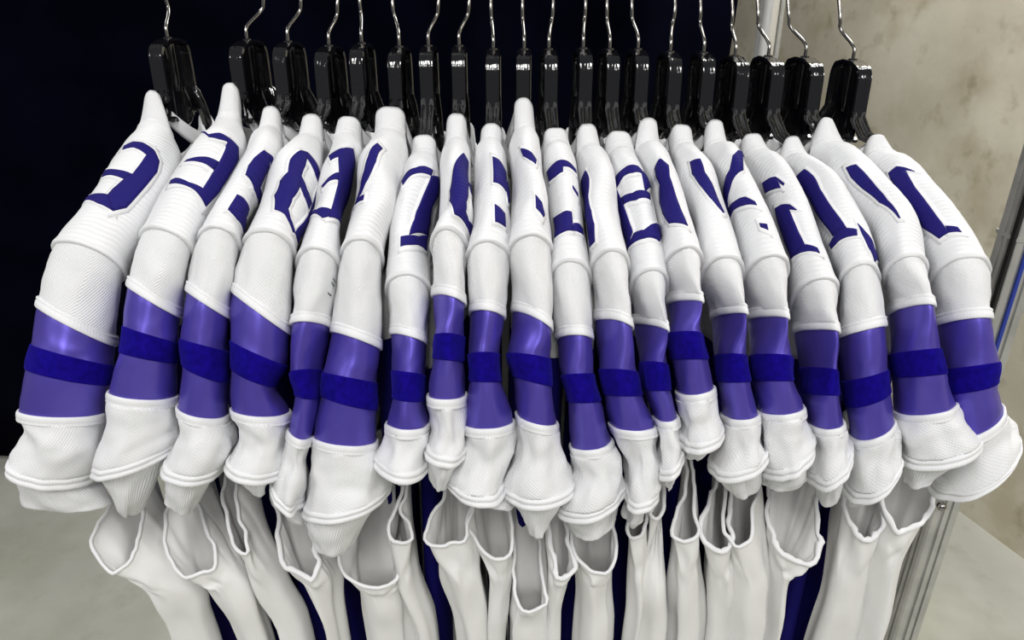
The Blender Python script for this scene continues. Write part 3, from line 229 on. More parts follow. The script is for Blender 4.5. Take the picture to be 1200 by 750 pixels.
# ---------------------------------------------------------------- the setting
v, f = box(-6, 6, -3, 7, -0.1, 0.0)
tag(mesh_obj('floor', v, f, M_floor, smooth=False), 'bare grey concrete floor under the clothes rack', kind='structure')
wd = Vector((1.577 - 1.507, 1.782 - 2.007, 0)).normalized(); wn = Vector((-wd.y, wd.x, 0))
w0 = Vector((1.507, 2.007, 0)) - wd * 4.6; w1 = Vector((1.507, 2.007, 0)) + wd * 3.2
if wn.x < 0: wn = -wn
v = [w0, w1, w1 + wn * 0.2, w0 + wn * 0.2]; v = v + [p + Vector((0, 0, 3.2)) for p in v]
tag(mesh_obj('wall_right', v, [(0, 1, 5, 4), (1, 2, 6, 5), (2, 3, 7, 6), (3, 0, 4, 7), (4, 5, 6, 7), (3, 2, 1, 0)], M_wall, smooth=False),
    'mottled bare concrete wall on the right', kind='structure')

# the drape and its upright
def build_curtain():
    V = []; n = 260; rows = 24; x0, x1 = -4.2, 0.645
    for r in range(rows + 1):
        z = 0.02 + 2.98 * r / rows
        for i in range(n + 1):
            s = i / n; x = x0 + (x1 - x0) * s
            ph = x * 9.0 + 1.3 * math.sin(x * 2.1) + 0.25 * math.sin(z * 1.3 + x)
            amp = 0.055 + 0.02 * math.sin(x * 3.7)
            V.append((x + 0.02 * math.sin(z * 2 + x * 5), 2.27 + amp * math.sin(ph) + 0.018 * math.sin(2.3 * ph + 0.8), z))
    o = mesh_obj('curtain', V, grid_faces(rows + 1, n + 1, False), M_curtain)
    md = o.modifiers.new('cloth_thickness', 'SOLIDIFY'); md.thickness = 0.003
    tag(o, 'dark midnight blue drape hanging in folds behind the clothes rack', 'curtain')
build_curtain()
t = thing('drape_stand', (0.755, 2.36, 0), 'pale upright metal pole beside the edge of the dark drape', 'pole')
v, f = wire([(0.737, 2.30, 0.012 + 2.9 * k / 12) for k in range(13)], 0.027, 20); mesh_obj('pole', v, f, M_pole, t)
v, f = wire([(0.778, 2.31, 0.012 + 2.9 * k / 12) for k in range(13)], 0.0075, 10); mesh_obj('side_rod', v, f, M_alu, t)
v, f = box(0.52, 0.98, 2.20, 2.50, 0.0, 0.012); mesh_obj('base_plate', v, f, M_black, t, smooth=False)

# ---------------------------------------------------------------- clothes rack
RAIL_Z = CAM_H + 0.062; RAIL_Y = 0.88
rack = thing('clothes_rack', (0.0, RAIL_Y, 0), 'silver aluminium clothes rack with a grooved upright and round rail', 'clothes rack')
v, f = wire([(-1.2, RAIL_Y, RAIL_Z), (-0.6, RAIL_Y, RAIL_Z), (0, RAIL_Y, RAIL_Z), (0.66, RAIL_Y, RAIL_Z)], 0.014, 18); mesh_obj('rail', v, f, M_chrome, rack)
def upright(x, lean):
    h = 0.019; g = 0.0035; prof = []
    side = [(-h, 0), (-h * 0.82, -h), (-h * 0.42, -h), (-h * 0.42, -h + g), (-h * 0.12, -h + g), (-h * 0.12, -h), (h * 0.22, -h), (h * 0.22, -h + g), (h * 0.42, -h + g), (h * 0.42, -h), (h * 0.86, -h)]
    prof = [Vector((-h, -h * 0.86)), Vector((-h * 0.86, -h))] + [Vector(p) for p in side[2:]]
    loop = []
    for k in range(4):
        a = k * PI / 2; c, s = math.cos(a), math.sin(a)
        loop += [Vector((p.x * c - p.y * s, p.x * s + p.y * c)) for p in prof]
    V = []; zs = (0.06, RAIL_Z + 0.02)
    for z in zs: V += [(x + p.x + lean * (z - 0.06), RAIL_Y - 0.02 + p.y, z) for p in loop]
    n = len(loop); Fc = [(k, (k + 1) % n, n + (k + 1) % n, n + k) for k in range(n)] + [tuple(range(n))[::-1], tuple(n + k for k in range(n))]
    mesh_obj('upright', V, Fc, M_alu, rack, smooth=False)
for x, lean in ((0.597, 0.016), (-1.18, -0.01)): upright(x, lean)
for x in (0.597, -1.18):
    v, f = wire([(x, RAIL_Y - 0.34, 0.075), (x, RAIL_Y - 0.30, 0.085), (x, RAIL_Y + 0.26, 0.085), (x, RAIL_Y + 0.30, 0.075)], 0.018, 14); mesh_obj('foot', v, f, M_alu, rack)
    for dy in (-0.30, 0.26):
        v, f = wire([(x - 0.012, RAIL_Y + dy, 0.031), (x + 0.012, RAIL_Y + dy, 0.031)], 0.03, 18); mesh_obj('caster', v, f, M_black, rack)
def on_upright(name, dx0, dx1, dy0, dy1, z0, z1, mat):
    v, f = box(dx0, dx1, RAIL_Y - 0.02 + dy0, RAIL_Y - 0.02 + dy1, z0, z1)
    mesh_obj(name, [(p[0] + 0.597 + 0.016 * (p[2] - 0.06), p[1], p[2]) for p in v], f, mat, rack, smooth=False)
on_upright('blue_strip', -0.0035, 0.0005, -0.0200, -0.0165, 1.10, 1.325, M_bluestrip)
on_upright('collar', -0.0192, 0.0205, -0.0205, 0.0205, 1.327, 1.332, M_alu)
on_upright('edge_trim', -0.0225, -0.0188, -0.020, -0.013, 1.15, RAIL_Z, M_black)
bm = bmesh.new(); bmesh.ops.create_uvsphere(bm, u_segments=14, v_segments=10, radius=0.0065)
bmesh.ops.create_cone(bm, cap_ends=True, segments=10, radius1=0.004, radius2=0.004, depth=0.02, matrix=Matrix.Translation((0, 0, -0.01)))
me = bpy.data.meshes.new('knob'); bm.to_mesh(me); bm.free(); me.materials.append(M_chrome); me.polygons.foreach_set('use_smooth', [True] * len(me.polygons))
o = bpy.data.objects.new('knob', me); COL.objects.link(o); o.parent = rack; o.matrix_parent_inverse = Matrix.Translation(-rack.location)
o.location = (0.597, RAIL_Y - 0.046, 0.945); o.rotation_euler = (PI / 2, 0, -0.4)

# ---------------------------------------------------------------- hangers
PLACE = ['first', 'second', 'third', 'fourth', 'fifth', 'sixth', 'seventh', 'eighth', 'ninth', 'tenth', 'eleventh', 'twelfth', 'thirteenth', 'fourteenth', 'fifteenth', 'sixteenth', 'seventeenth', 'eighteenth', 'nineteenth', 'last']
def hanger_outline():
    top = []; hw = 0.042; r = 0.014
    top.append((0.0, 0.0)); top.append((0.012, 0.0)); top.append((hw - r, -0.003))
    for k in range(1, 7):
        a = PI / 2 * (1 - k / 6); top.append((hw - r + r * math.cos(a), -0.003 - r + r * math.sin(a)))
    top += [(hw + 0.0004, -0.032), (hw + 0.0008, -0.044), (hw + 0.0012, -0.052)]
    low = [(0.0, -0.088), (0.010, -0.087), (0.020, -0.083), (0.028, -0.078), (0.034, -0.076), (0.038, -0.078)]
    return top, low
def ribbon_along(path, w, th):
    """flange: a strip of width w across the hanger plane following a path (s, z)"""
    V = []; n = len(path)
    for i, (s, z) in enumerate(path):
        a = path[max(0, i - 1)]; b = path[min(n - 1, i + 1)]; tx, tz = b[0] - a[0], b[1] - a[1]; l = math.hypot(tx, tz) or 1
        nx, nz = -tz / l, tx / l
        pr = [(-w / 2, 0), (-w / 2 * 0.86, th * 0.5), (-w * 0.14, th * 0.5), (-w * 0.10, th * 0.15), (w * 0.10, th * 0.15), (w * 0.14, th * 0.5), (w / 2 * 0.86, th * 0.5), (w / 2, 0), (w / 2 * 0.86, -th * 0.5), (-w / 2 * 0.86, -th * 0.5)]
        for px, pn in pr: V.append((px, s + nx * pn, z + nz * pn))
    return V, grid_faces(n, 10, True) + [tuple(range(10))[::-1], tuple((n - 1) * 10 + k for k in range(10))]
def build_hanger_meshes():
    top, low = hanger_outline(); fl = []; wb_ = []
    for sg in (1, -1):
        fl.append(ribbon_along([(sg * s, z) for s, z in top], 0.0155, 0.005))
        fl.append(ribbon_along([(sg * s, z) for s, z in low], 0.0125, 0.004))
        m = 14; V = []
        def at(path, q):
            L = [0]; 
            for a, b in zip(path, path[1:]): L.append(L[-1] + math.hypot(b[0] - a[0], b[1] - a[1]))
            d = q * L[-1]
            for i in range(len(L) - 1):
                if d <= L[i + 1] + 1e-9:
                    u = (d - L[i]) / (L[i + 1] - L[i]); return (path[i][0] + u * (path[i + 1][0] - path[i][0]), path[i][1] + u * (path[i + 1][1] - path[i][1]))
        for x in (-0.0015, 0.0015):
            for q in range(m + 1):
                a = at(top, q / m); b = at(low, q / m); V += [(x, sg * a[0], a[1]), (x, sg * b[0], b[1])]
        Fc = []
        for q in range(m):
            i = 2 * q; Fc.append((i, i + 1, i + 3, i + 2)); j = i + 2 * (m + 1); Fc.append((j, j + 2, j + 3, j + 1))
        wb_.append((V, Fc))
        ribs = [wire([(0, sg * 0.015, -0.004), (0, sg * 0.017, -0.085)], 0.0028, 8), wire([(0, sg * 0.016, -0.045), (0, sg * 0.038, -0.076)], 0.0022, 8)]
        wb_ += ribs
    fl_m = merge(fl); wb_m = merge(wb_); so = wire([(0, 0, 0.004), (0, 0, -0.004), (0, 0, -0.04), (0, 0, -0.052)], [0.0045, 0.0058, 0.0055, 0.003], 12)
    out = []
    for nme, (v, f), sm in (('rim', fl_m, True), ('web', wb_m, False), ('hook_socket', so, True)):
        me = bpy.data.meshes.new(nme); me.from_pydata(v, [], f); me.materials.append(M_hanger)
        if sm: me.polygons.foreach_set('use_smooth', [True] * len(me.polygons)); me.set_sharp_from_angle(angle=math.radians(38))
        out.append((nme, me))
    return out
HM = build_hanger_meshes()
for i, (x, y, z, yaw, xt) in enumerate(HANGERS):
    lab = 'glossy black plastic hanger, %s from the left on the rail' % PLACE[i]
    if i == 0: lab = 'leftmost glossy black plastic hanger, standing apart against the dark drape'
    if i == 19: lab = 'rightmost glossy black plastic hanger, seen against the concrete wall'
    h = thing('clothes_hanger', (x, y, z), lab, 'hanger', 'black hangers along the rail'); h.rotation_euler = (0, 0, yaw)
    for nme, me in HM:
        o = bpy.data.objects.new(nme, me); COL.objects.link(o); o.parent = h
    # hook, in world terms relative to the hanger
    ca, sa = math.cos(-yaw), math.sin(-yaw); P = []
    dx, dy = xt - x, RAIL_Y - y
    for k in range(4): P.append((0, 0, 0.001 + 0.004 * k))
    for k in range(1, 9):
        u = k / 8; e = u * u * (3 - 2 * u); P.append((dx * e * 0.93, dy * e * 0.8 + 0.006 * math.sin(PI * u), 0.013 + 0.026 * u))
    top_z = RAIL_Z - z; r = 0.0165
    P += [(dx, dy * 0.9, 0.048), (dx, dy + 0.012, 0.07), (dx, dy + r, top_z - 0.012)]
    for k in range(0, 13):
        a = PI * 1.12 * k / 12; P.append((dx, dy + r * math.cos(a), top_z - 0.0005 + r * math.sin(a)))
    P = [(px * ca - py * sa, px * sa + py * ca, pz) for px, py, pz in P]
    v, f = wire(P, 0.0019, 8)
    inv = (Matrix.Translation((x, y, z)) @ Matrix.Rotation(yaw, 4, 'Z')).inverted(); mids, rings = JERSEYS[i]
    near = [inv.inverted() @ Vector((0, -0.0432, -0.046)), inv.inverted() @ Vector((0, -0.0435, -0.053))]
    ra = Vector(rings[0][0:3]); near += [near[1].lerp(ra, 0.5) + Vector((0, 0.003, -0.003)), ra + Vector((0, 0, 0.004))]
    for r in rings[1:3 + mids]: near.append(Vector(r[0:3]) + Vector(r[6:9]) * (0.0 if len(near) < 5 else 0.2))
    near = [inv @ p for p in near]; wd_ = [0.0155, 0.0155, 0.0148, 0.0125, 0.011] + [0.010] * 9
    for sg in (1, -1):
        q = [Vector((sg * p.x, sg * p.y, p.z - (0.0 if sg > 0 or k < 3 else 0.022))) for k, p in enumerate(near)]; V = []
        for k, p in enumerate(q):
            tg = (q[min(len(q) - 1, k + 1)] - q[max(0, k - 1)]).normalized(); sx = Vector((1, 0, 0)); sx = (sx - tg * sx.dot(tg)).normalized(); nn = sx.cross(tg)
            if nn.z < 0 and k > 2: nn = -nn
            if k <= 2 and nn.y * sg > 0: nn = -nn
            w = wd_[k] / 2; h2 = 0.0025
            for px, pn in ((-w, 0), (-w * 0.86, h2), (-w * 0.28, h2), (-w * 0.2, h2 * 0.3), (w * 0.2, h2 * 0.3), (w * 0.28, h2), (w * 0.86, h2), (w, 0), (w * 0.86, -h2), (-w * 0.86, -h2)): V.append(p + sx * px + nn * pn)
        mesh_obj('arm', V, grid_faces(len(q), 10, True) + [tuple(range(10)), tuple((len(q) - 1) * 10 + k for k in range(10))], M_hanger).parent = h
    o = mesh_obj('hook', v, f, M_chrome); o.parent = h; o['label'] = 'bent chrome wire hook'

# ---------------------------------------------------------------- jerseys
def catmull(p0, p1, p2, p3, u):
    return 0.5 * ((2 * p1) + (p2 - p0) * u + (2 * p0 - 5 * p1 + 4 * p2 - p3) * u * u + (3 * p1 - p0 - 3 * p2 + p3) * u ** 3)
class Shape:
    """one side of a jersey from collar to cuff: cross-sections along the shoulder and down the sleeve"""
    def __init__(s, keys, rings, seed, xh, far=False):
        s.keys = keys; s.R = [(Vector(r[0:3]), Vector(r[3:6]), Vector(r[6:9])) for r in rings]; s.seed = seed
        s.n = len(rings); s.far = far; s.xh = xh
        s.L = [0.0]
        for a, b in zip(s.R, s.R[1:]): s.L.append(s.L[-1] + ((a[0] + a[2]) - (b[0] + b[2])).length)
        s.k = {}
        for i, c in enumerate(keys): s.k.setdefault(c, i)
    def ring(s, t):
        i = max(0, min(int(t), s.n - 2)); u = t - i
        q = [s.R[max(0, min(s.n - 1, i + k))] for k in (-1, 0, 1, 2)]
        return [catmull(q[0][j], q[1][j], q[2][j], q[3][j], u) for j in range(3)]
    def length(s, t):
        i = max(0, min(int(t), s.n - 2)); u = t - i; return s.L[i] * (1 - u) + s.L[i + 1] * u
    def amp(s, t):
        k = s.k; pts = [(0, 0.0004), (k['C'], 0.0008), (k['D'] - 0.5, 0.0012), (k['D'], 0.0010), (k['E'] - 0.4, 0.0024), (k['E'], 0.0010), (k['F'], 0.0018), (k['H'] - 0.2, 0.0016), (k['H'], 0.0012), (k['T'], 0.0075), (k['I'], 0.0042), (k['K'], 0.0050)]
        for a, b in zip(pts, pts[1:]):
            if t <= b[0]: return a[1] + (b[1] - a[1]) * max(0, (t - a[0])) / (b[0] - a[0])
        return pts[-1][1]
    def P(s, t, th, rad=0.0, ax=0.0, wr=1.0):
        c, e, n = s.ring(t); ct, st = math.cos(th), math.sin(th)
        a, b = e.length, n.length; eh, nh = e / a, n / b
        lim = 0.55 * min(a, b)
        if rad < -lim: rad = -lim
        if t < s.k['C']:
            w_ = 1 - 0.28 * (1 - t / s.k['C']); p = c + e * (math.copysign(abs(ct) ** w_, ct)) + n * (math.copysign(abs(st) ** w_, st))
        else: p = c + e * ct + n * st
        nr = (eh * (ct * b) + nh * (st * a)).normalized()
        v = s.length(t); cuff = t > s.k['H']
        fz = 26.0 if cuff else 30.0; fr = 1.25 if cuff else 1.6
        q = Vector((ct * fr + s.seed * 3.1, st * fr - s.seed * 1.7, v * fz + s.seed))
        d = noise.noise(q) * 1.2 + 0.45 * noise.noise(q * 2.3)
        if s.k['C'] < t < s.k['D'] + 0.05: d += 0.35 * noise.noise(Vector((ct * 2 + v * 14, st * 2, v * 85 + s.seed)))
        p = p + nr * (rad + wr * d * s.amp(t))
        if ax: 
            c2 = s.ring(min(t + 0.06, s.n - 1))[0]; c1 = s.ring(max(t - 0.06, 0))[0]
            p = p + (c2 - c1).normalized() * ax
        if s.far: p = Vector((2 * s.xh - p.x, 2 * 0.852 - p.y, p.z - 0.022 - 0.5 * (s.R[0][0].z - 1.462)))
        return p
    def tube(s, name, rows, mat, parent, seg=44, v_scale=1.0):
        """rows: (t, radial offset, axial offset)"""
        if s.far: seg = 20
        V = []; uv = []
        rowv = []
        for (t, rad, ax) in rows:
            for k in range(seg): V.append(s.P(t, 2 * PI * k / seg + PI / 2, rad, ax))
            rowv.append(s.length(t) + ax)
        Fc = grid_faces(len(rows), seg, True)
        c, e, n = s.ring(rows[len(rows) // 2][0]); per = PI * (e.length + n.length)
        UV = []
        for r in range(len(rows) - 1):
            for c_ in range(seg):
                u0, u1 = per * c_ / seg, per * (c_ + 1) / seg
                UV += [(u0, rowv[r]), (u1, rowv[r]), (u1, rowv[r + 1]), (u0, rowv[r + 1])]
        if s.far: Fc = [q[::-1] for q in Fc]; UV = [UV[i ^ 3] if False else UV[(i // 4) * 4 + 3 - i % 4] for i in range(len(UV))]
        return mesh_obj(name, V, Fc, mat, parent, UV)
def span(a, b, n, rad=0.0): return [(a + (b - a) * i / n, rad, 0.0) for i in range(n + 1)]
def stroke_mesh(S, strokes, rad, grow, reach=0.02):
    """cloth strokes sewn on the shoulder: grids between two edges, given as (t, angle), raised by rad"""
    V = []; Fc = []; UV = []
    for A, B in strokes:
        A = [Vector(p) for p in A]; B = [Vector(p) for p in B]; KT, KA = 0.042, 0.030
        m = lambda p: Vector((p.x * KT, p.y * KA)); im = lambda p: Vector((p.x / KT, p.y / KA))
        A2 = [m(p) for p in A]; B2 = [m(p) for p in B]
        if grow:
            a3, b3 = [], []
            for i in range(len(A2)):
                d = A2[i] - B2[i]; ctr = (A2[min(len(A2) - 1, i + 1)] - A2[max(0, i - 1)]); side = Vector((-ctr.y, ctr.x))
                if side.dot(d) < 0: side = -side
                d = (d.normalized() if d.length > 1e-5 else side.normalized())
                a3.append(A2[i] + d * grow); b3.append(B2[i] - d * grow)
            for E_ in (a3, b3):
                if len(E_) > 1:
                    t0 = (E_[0] - E_[1]); t1 = (E_[-1] - E_[-2])
                    if t0.length > 1e-6: E_[0] = E_[0] + t0.normalized() * grow
                    if t1.length > 1e-6: E_[-1] = E_[-1] + t1.normalized() * grow
            A2, B2 = a3, b3
        NA, NB = 5, 6; rows = []
        for i in range(len(A2) - 1):
            for q in range(NA if i < len(A2) - 2 else NA + 1):
                u = q / NA; rows.append((A2[i].lerp(A2[i + 1], u), B2[i].lerp(B2[i + 1], u)))
        o = len(V); nr = len(rows); nc = NB + 1; cl = lambda p: (max(0.02, min(S.k['D'] + reach, p.x)), p.y)
        pts = []
        for a, b in rows:
            for q in range(nc): pts.append(a.lerp(b, q / NB))
        for p2 in pts:
            p = cl(im(p2)); V.append(S.P(p[0], p[1], rad))
        quads = [[r * nc + c, r * nc + c + 1, (r + 1) * nc + c + 1, (r + 1) * nc + c] for r in range(nr - 1) for c in range(nc - 1)]
        # orientation: outward
        q0 = quads[len(quads) // 2]; nrm = (V[o + q0[1]] - V[o + q0[0]]).cross(V[o + q0[3]] - V[o + q0[0]])
        ctr = S.ring(cl(im(pts[q0[0]]))[0])[0]
        flip = nrm.dot(V[o + q0[0]] - ctr) < 0
        edge = [c for c in range(nc)] + [r * nc + nc - 1 for r in range(1, nr)] + [(nr - 1) * nc + c for c in range(nc - 2, -1, -1)] + [r * nc for r in range(nr - 2, 0, -1)]
        base = len(V)
        for ei in edge:
            p = cl(im(pts[ei])); V.append(S.P(p[0], p[1], -0.0003))
        allq = [tuple(o + i for i in (q[::-1] if flip else q)) for q in quads]; ne = len(edge)
        for k in range(ne):
            q = (o + edge[(k + 1) % ne], o + edge[k], base + k, base + (k + 1) % ne)
            allq.append(q[::-1] if flip else q)
        uvmap = {}
        for i, p2 in enumerate(pts): uvmap[o + i] = (p2.y, p2.x)
        for k, ei in enumerate(edge): uvmap[base + k] = (pts[ei].y, pts[ei].x)
        Fc += allq
        for q in allq: UV += [uvmap[i] for i in q]
    return V, Fc, UV

JLABEL = [
 'leftmost white jersey, its wide purple sleeve hanging clear against the dark drape',
 'second white jersey from the left, blue numeral like a B, cuff hem slanting up',
 'third white jersey from the left, split blue numeral and squared rib cuff',
 'fourth white jersey from the left, large blue eight, pinched lower cuff',
 'fifth white jersey from the left, small black marks on its upper sleeve',
 'sixth white jersey from the left, its big sleeve and rib cuff reaching lowest',
 'seventh white jersey from the left, blue seven on shoulder, short lower cuff',
 'eighth white jersey from the left, narrow blue zero and short crumpled cuff',
 'ninth white jersey from the left, two blue blocks on shoulder, bell-shaped cuff',
 'tenth white jersey from the left, tall collar, bell cuff with pointed rib',
 'eleventh white jersey from the left, three blue numeral pieces, curved wide rib cuff',
 'twelfth white jersey from the left, plain shoulder with blue stroke on its left edge',
 'thirteenth white jersey from the left, blue eight with two white windows, slim sleeve',
 'fourteenth white jersey from the left, purple band highest of the row, short cuff',
 'fifteenth white jersey from the left, one slanting blue stroke near the collar',
 'sixteenth white jersey from the left, curved blue stroke with a cross bar',
 'seventeenth white jersey from the left, blue five on shoulder, pointed rib cuff',
 'eighteenth white jersey from the left, slanted blue one with a foot',
 'nineteenth white jersey from the left, thin blue stroke, broad cuff folded to the right',
 'rightmost white jersey, blue numeral and wide sleeve in front of the concrete wall']
PIECES = {2: [[0, 1, 2], [3, 4]], 8: [[0, 2], [1]], 9: [[0], [1]], 10: [[0, 1], [2], [3, 4]], 15: [[0, 1], [2]], 16: [[0, 1], [2, 3, 4]], 17: [[0, 1, 2], [3]]}   # numeral strokes that touch
def build_jersey(i):
    mids, rings = JERSEYS[i]; keys = ['A', 'B', 'C'] + ['M'] * mids + ['D', 'E', 'F', 'G', 'H', 'T', 'I', 'K']; hx, hy, hz = HANGERS[i][:3]
    T = thing('jersey', (hx, hy, hz - 0.98), JLABEL[i], 'jersey', 'white jerseys with purple sleeves hung on the rack')
    for far in (False, True):
        S = Shape(keys, rings, i * 1.37 + (50 if far else 0), hx, far); k = S.k; q = 3 if far else 10
        tD, tE, tF, tG, tH, tI, tK = k['D'], k['E'], k['F'], k['G'], k['H'], k['I'], k['K']; tB = k['B']
        S.tube('collar', [(0, -0.012, 0.0), (0, -0.0042, -0.0008), (0, -0.0012, -0.0005), (0, 0.0, 0.0015)] + span(0.08, tB - 0.06, q // 2, 0.0002) + [(tB, -0.0022, 0), (tB + 0.1, -0.004, 0)], M_collar, T)
        S.tube('shoulder_panel', [(tB - 0.10, -0.0032, 0), (tB - 0.06, -0.0008, 0), (tB, 0.0008, 0), (tB + 0.07, 0.0009, 0)] + span(tB + 0.15, tD - 0.12, q * 2 + (tD - 3) * 4, 0.0) + [(tD - 0.06, 0.0008, 0), (tD, 0.0018, 0), (tD, 0.0018, 0.0022), (tD, 0.0002, 0.0034), (tD, -0.0022, 0.003)], M_ribbed, T)
        S.tube('upper_sleeve', [(tD - 0.04, -0.0022, 0), (tD + 0.04, -0.0016, 0), (tD + 0.12, -0.0012, 0)] + span(tD + 0.2, tE - 0.14, q, -0.0006) + [(tE, -0.0012, -0.0055)], M_twill, T)
        hem = [(tE, -0.0016, -0.0100), (tE, -0.0002, -0.0096), (tE, 0.0006, -0.0088), (tE, 0.0008, -0.0076), (tE, 0.0001, -0.0066), (tE, 0.0007, -0.0056), (tE, 0.0010, -0.003), (tE, 0.0010, -0.0005), (tE, 0.0002, 0.0006), (tE, -0.0024, 0.0)]
        S.tube('sleeve_hem', hem, M_hem, T)
        S.tube('sleeve_band', [(tE, -0.0022, -0.004)] + span(tE + 0.02, tH - 0.02, q * 3, -0.0016) + [(tH, -0.0042, 0.005)], M_satin, T)
        S.tube('stripe', [(tF, -0.0017, -0.0002), (tF, -0.0006, 0.0)] + span(tF + 0.04, tG - 0.04, max(3, q), -0.0003) + [(tG, -0.0006, 0.0), (tG, -0.0017, 0.0002)], M_velvet, T)
        S.tube('lower_sleeve', [(tH, 0.0002, 0.008)] + span(tH + 0.22, tI - 0.16, q * 2, 0.0) + [(tI, 0.0, -0.006)], M_twill, T)
        S.tube('sleeve_hem', [(tH, -0.0034, 0.012), (tH, -0.0028, 0.001), (tH, -0.0012, -0.001), (tH, 0.0004, -0.0004), (tH, 0.0010, 0.0012), (tH, 0.0010, 0.0052), (tH, 0.0003, 0.0064), (tH, 0.0009, 0.0076), (tH, 0.0006, 0.0092), (tH, -0.001, 0.0100)], M_hem, T)
        S.tube('cuff_hem', [(tI, -0.0012, -0.0065), (tI, 0.0012, -0.006), (tI, 0.0020, -0.0040), (tI, 0.0018, -0.0018), (tI, 0.0002, -0.0006), (tI, 0.0020, 0.0008), (tI, 0.0026, 0.003), (tI, 0.0020, 0.0052), (tI, 0.0004, 0.0062), (tI, -0.003, 0.0058)], M_hem, T)
        S.tube('ribbed_cuff', [(tI, -0.0058, -0.004), (tI, -0.0052, 0.004)] + [(tI + (tK - tI) * (0.12 + 0.88 * u / q), -0.005 * (1 - u / q), 0.0) for u in range(q + 1)] + [(tK, -0.0012, 0.0016), (tK, -0.004, 0.001), (tK, -0.006, -0.012)], M_rib, T)
        if not far:
            for pick in PIECES.get(i, [list(range(len(NUMERALS[i])))]):
                st_ = [NUMERALS[i][p_] for p_ in pick]
                v, f, uv = stroke_mesh(S, st_, 0.0016, 0.0)
                nb = mesh_obj('number', v, f, M_num, T, uv); nb['label'] = 'blue twill numeral'
                v, f, uv = stroke_mesh(S, st_, 0.0009, 0.0038)
                mesh_obj('number_border', v, f, M_border, nb, uv)
            if i == 4:
                for t_, a_ in ((0.30, 0.62), (0.37, 0.66), (0.52, 0.70)):
                    mk = [[(tD + t_, a_), (tD + t_ + 0.012, a_ - 0.22)], [(tD + t_ + 0.012, a_), (tD + t_ + 0.03, a_ - 0.2)]]
                    v, f, uv = stroke_mesh(S, [mk], 0.0, 0.0, 9); mesh_obj('ink_mark', v, f, M_black, T, uv)
            near = S
    # neck bands between the two collars
    for sg in (-1, 1):
        V = []; nn = 14; c0, e0, n0 = near.R[0]
        for r in range(nn + 1):
            u = r / nn; y = 0.812 + (0.892 - 0.812) * u; xx = c0.x + (2 * hx - 2 * c0.x) * u
            sag = math.sin(PI * u); z = c0.z + 0.002 - (0.022 + 0.5 * (c0.z - 1.462)) * u - 0.046 * sag ** 0.8 * (1.0 if sg * (1 if i % 2 else -1) > 0 else 0.45)
            w = e0.length * 0.92 + 0.010 * sag
            for d, h in ((0.0, 0.0), (0.0012, -0.004), (0.0018, -0.016), (0.0012, -0.022), (-0.0005, -0.016), (-0.001, -0.003)):
                V.append((xx + sg * (w + d), y, z + h))
        mesh_obj('neck_band', V, grid_faces(nn + 1, 6, True), M_collar, T)
    # body hanging below the shoulders
    cD = near.R[near.k['D']][0]; V = []; UV = []; rows = 28; seg = 56; y0, y1 = 0.715, 0.985; zt = cD.z - 0.035; zb = hz - 0.98
    rnd = random.Random(i); ph = rnd.random() * 6
    def body_pt(a, z):
        s_ = math.sin(a); c_ = math.cos(a); yy = (y0 + y1) / 2 + (y1 - y0) / 2 * s_ * (1 - 0.10 * max(0, (zt - z))) 
        slope = abs(yy - 0.85); ztop = hz - 0.098 - 0.55 * slope - 0.035
        zz = min(z, ztop); w = 0.0125 * abs(c_) ** 0.6 * (1 if c_ > 0 else -1) * (1 + 0.25 * math.sin(7 * s_ + ph + 3 * z))
        xx = hx + (cD.x - hx) * (0.85 - yy) / 0.17 * 0.75 + w + 0.006 * math.sin(yy * 22 + z * 4 + ph)
        return (xx, yy, zz)
    for r in range(rows + 1):
        z = hz - 0.12 + (zb - hz + 0.12) * r / rows
        for k_ in range(seg): V.append(body_pt(2 * PI * k_ / seg, z))
    mesh_obj('body', V, grid_faces(rows + 1, seg, True), M_plain, T)
    V = []; rr = 16
    for r in range(rr + 1):
        z = cD.z - 0.10 + (zb + 0.02 - cD.z + 0.10) * r / rr
        for k_ in range(15):
            a = -PI / 2 + (k_ - 7) / 7 * 0.95; x_, y_, z_ = body_pt(a, z); V.append((x_ + (0.0016 if k_ > 7 else -0.0016 if k_ < 7 else 0), y_ - 0.0016, z_))
    mesh_obj('side_panel', V, grid_faces(rr + 1, 15, False), M_blue, T)['label'] = 'deep blue side panel'
    return near
SH = [build_jersey(i) for i in range(20)]

# ---------------------------------------------------------------- lower garments: deep open armholes below the sleeves
def resample(pts, n, closed=True):
    pts = [Vector(p) for p in pts]
    # smooth the loop, then space it evenly
    m = len(pts); fine = []
    for i in range(m):
        q = [pts[(i + k) % m] for k in (-1, 0, 1, 2)]
        for s in range(8): fine.append(catmull(q[0], q[1], q[2], q[3], s / 8))
    L = [0.0]
    for i in range(len(fine)): L.append(L[-1] + (fine[(i + 1) % len(fine)] - fine[i]).length)
    out = []; j = 0
    for k in range(n):
        d = L[-1] * k / n
        while L[j + 1] < d: j += 1
        u = (d - L[j]) / max(1e-9, L[j + 1] - L[j]); out.append(fine[j].lerp(fine[(j + 1) % len(fine)], u))
    return out
LWHERE = ['leftmost', 'second from the left', 'third from the left', 'fourth from the left', 'fifth from the left', 'sixth from the left', 'seventh from the left', 'eighth from the left', 'ninth from the left', 'tenth from the left', 'ninth from the right', 'eighth from the right', 'seventh from the right', 'sixth from the right', 'fifth from the right', 'fourth from the right', 'third from the right', 'second from the right', 'rightmost']
FRAYED = {3: 1, 9: 1, 14: 1, 16: 1, 17: 1, 18: 1}
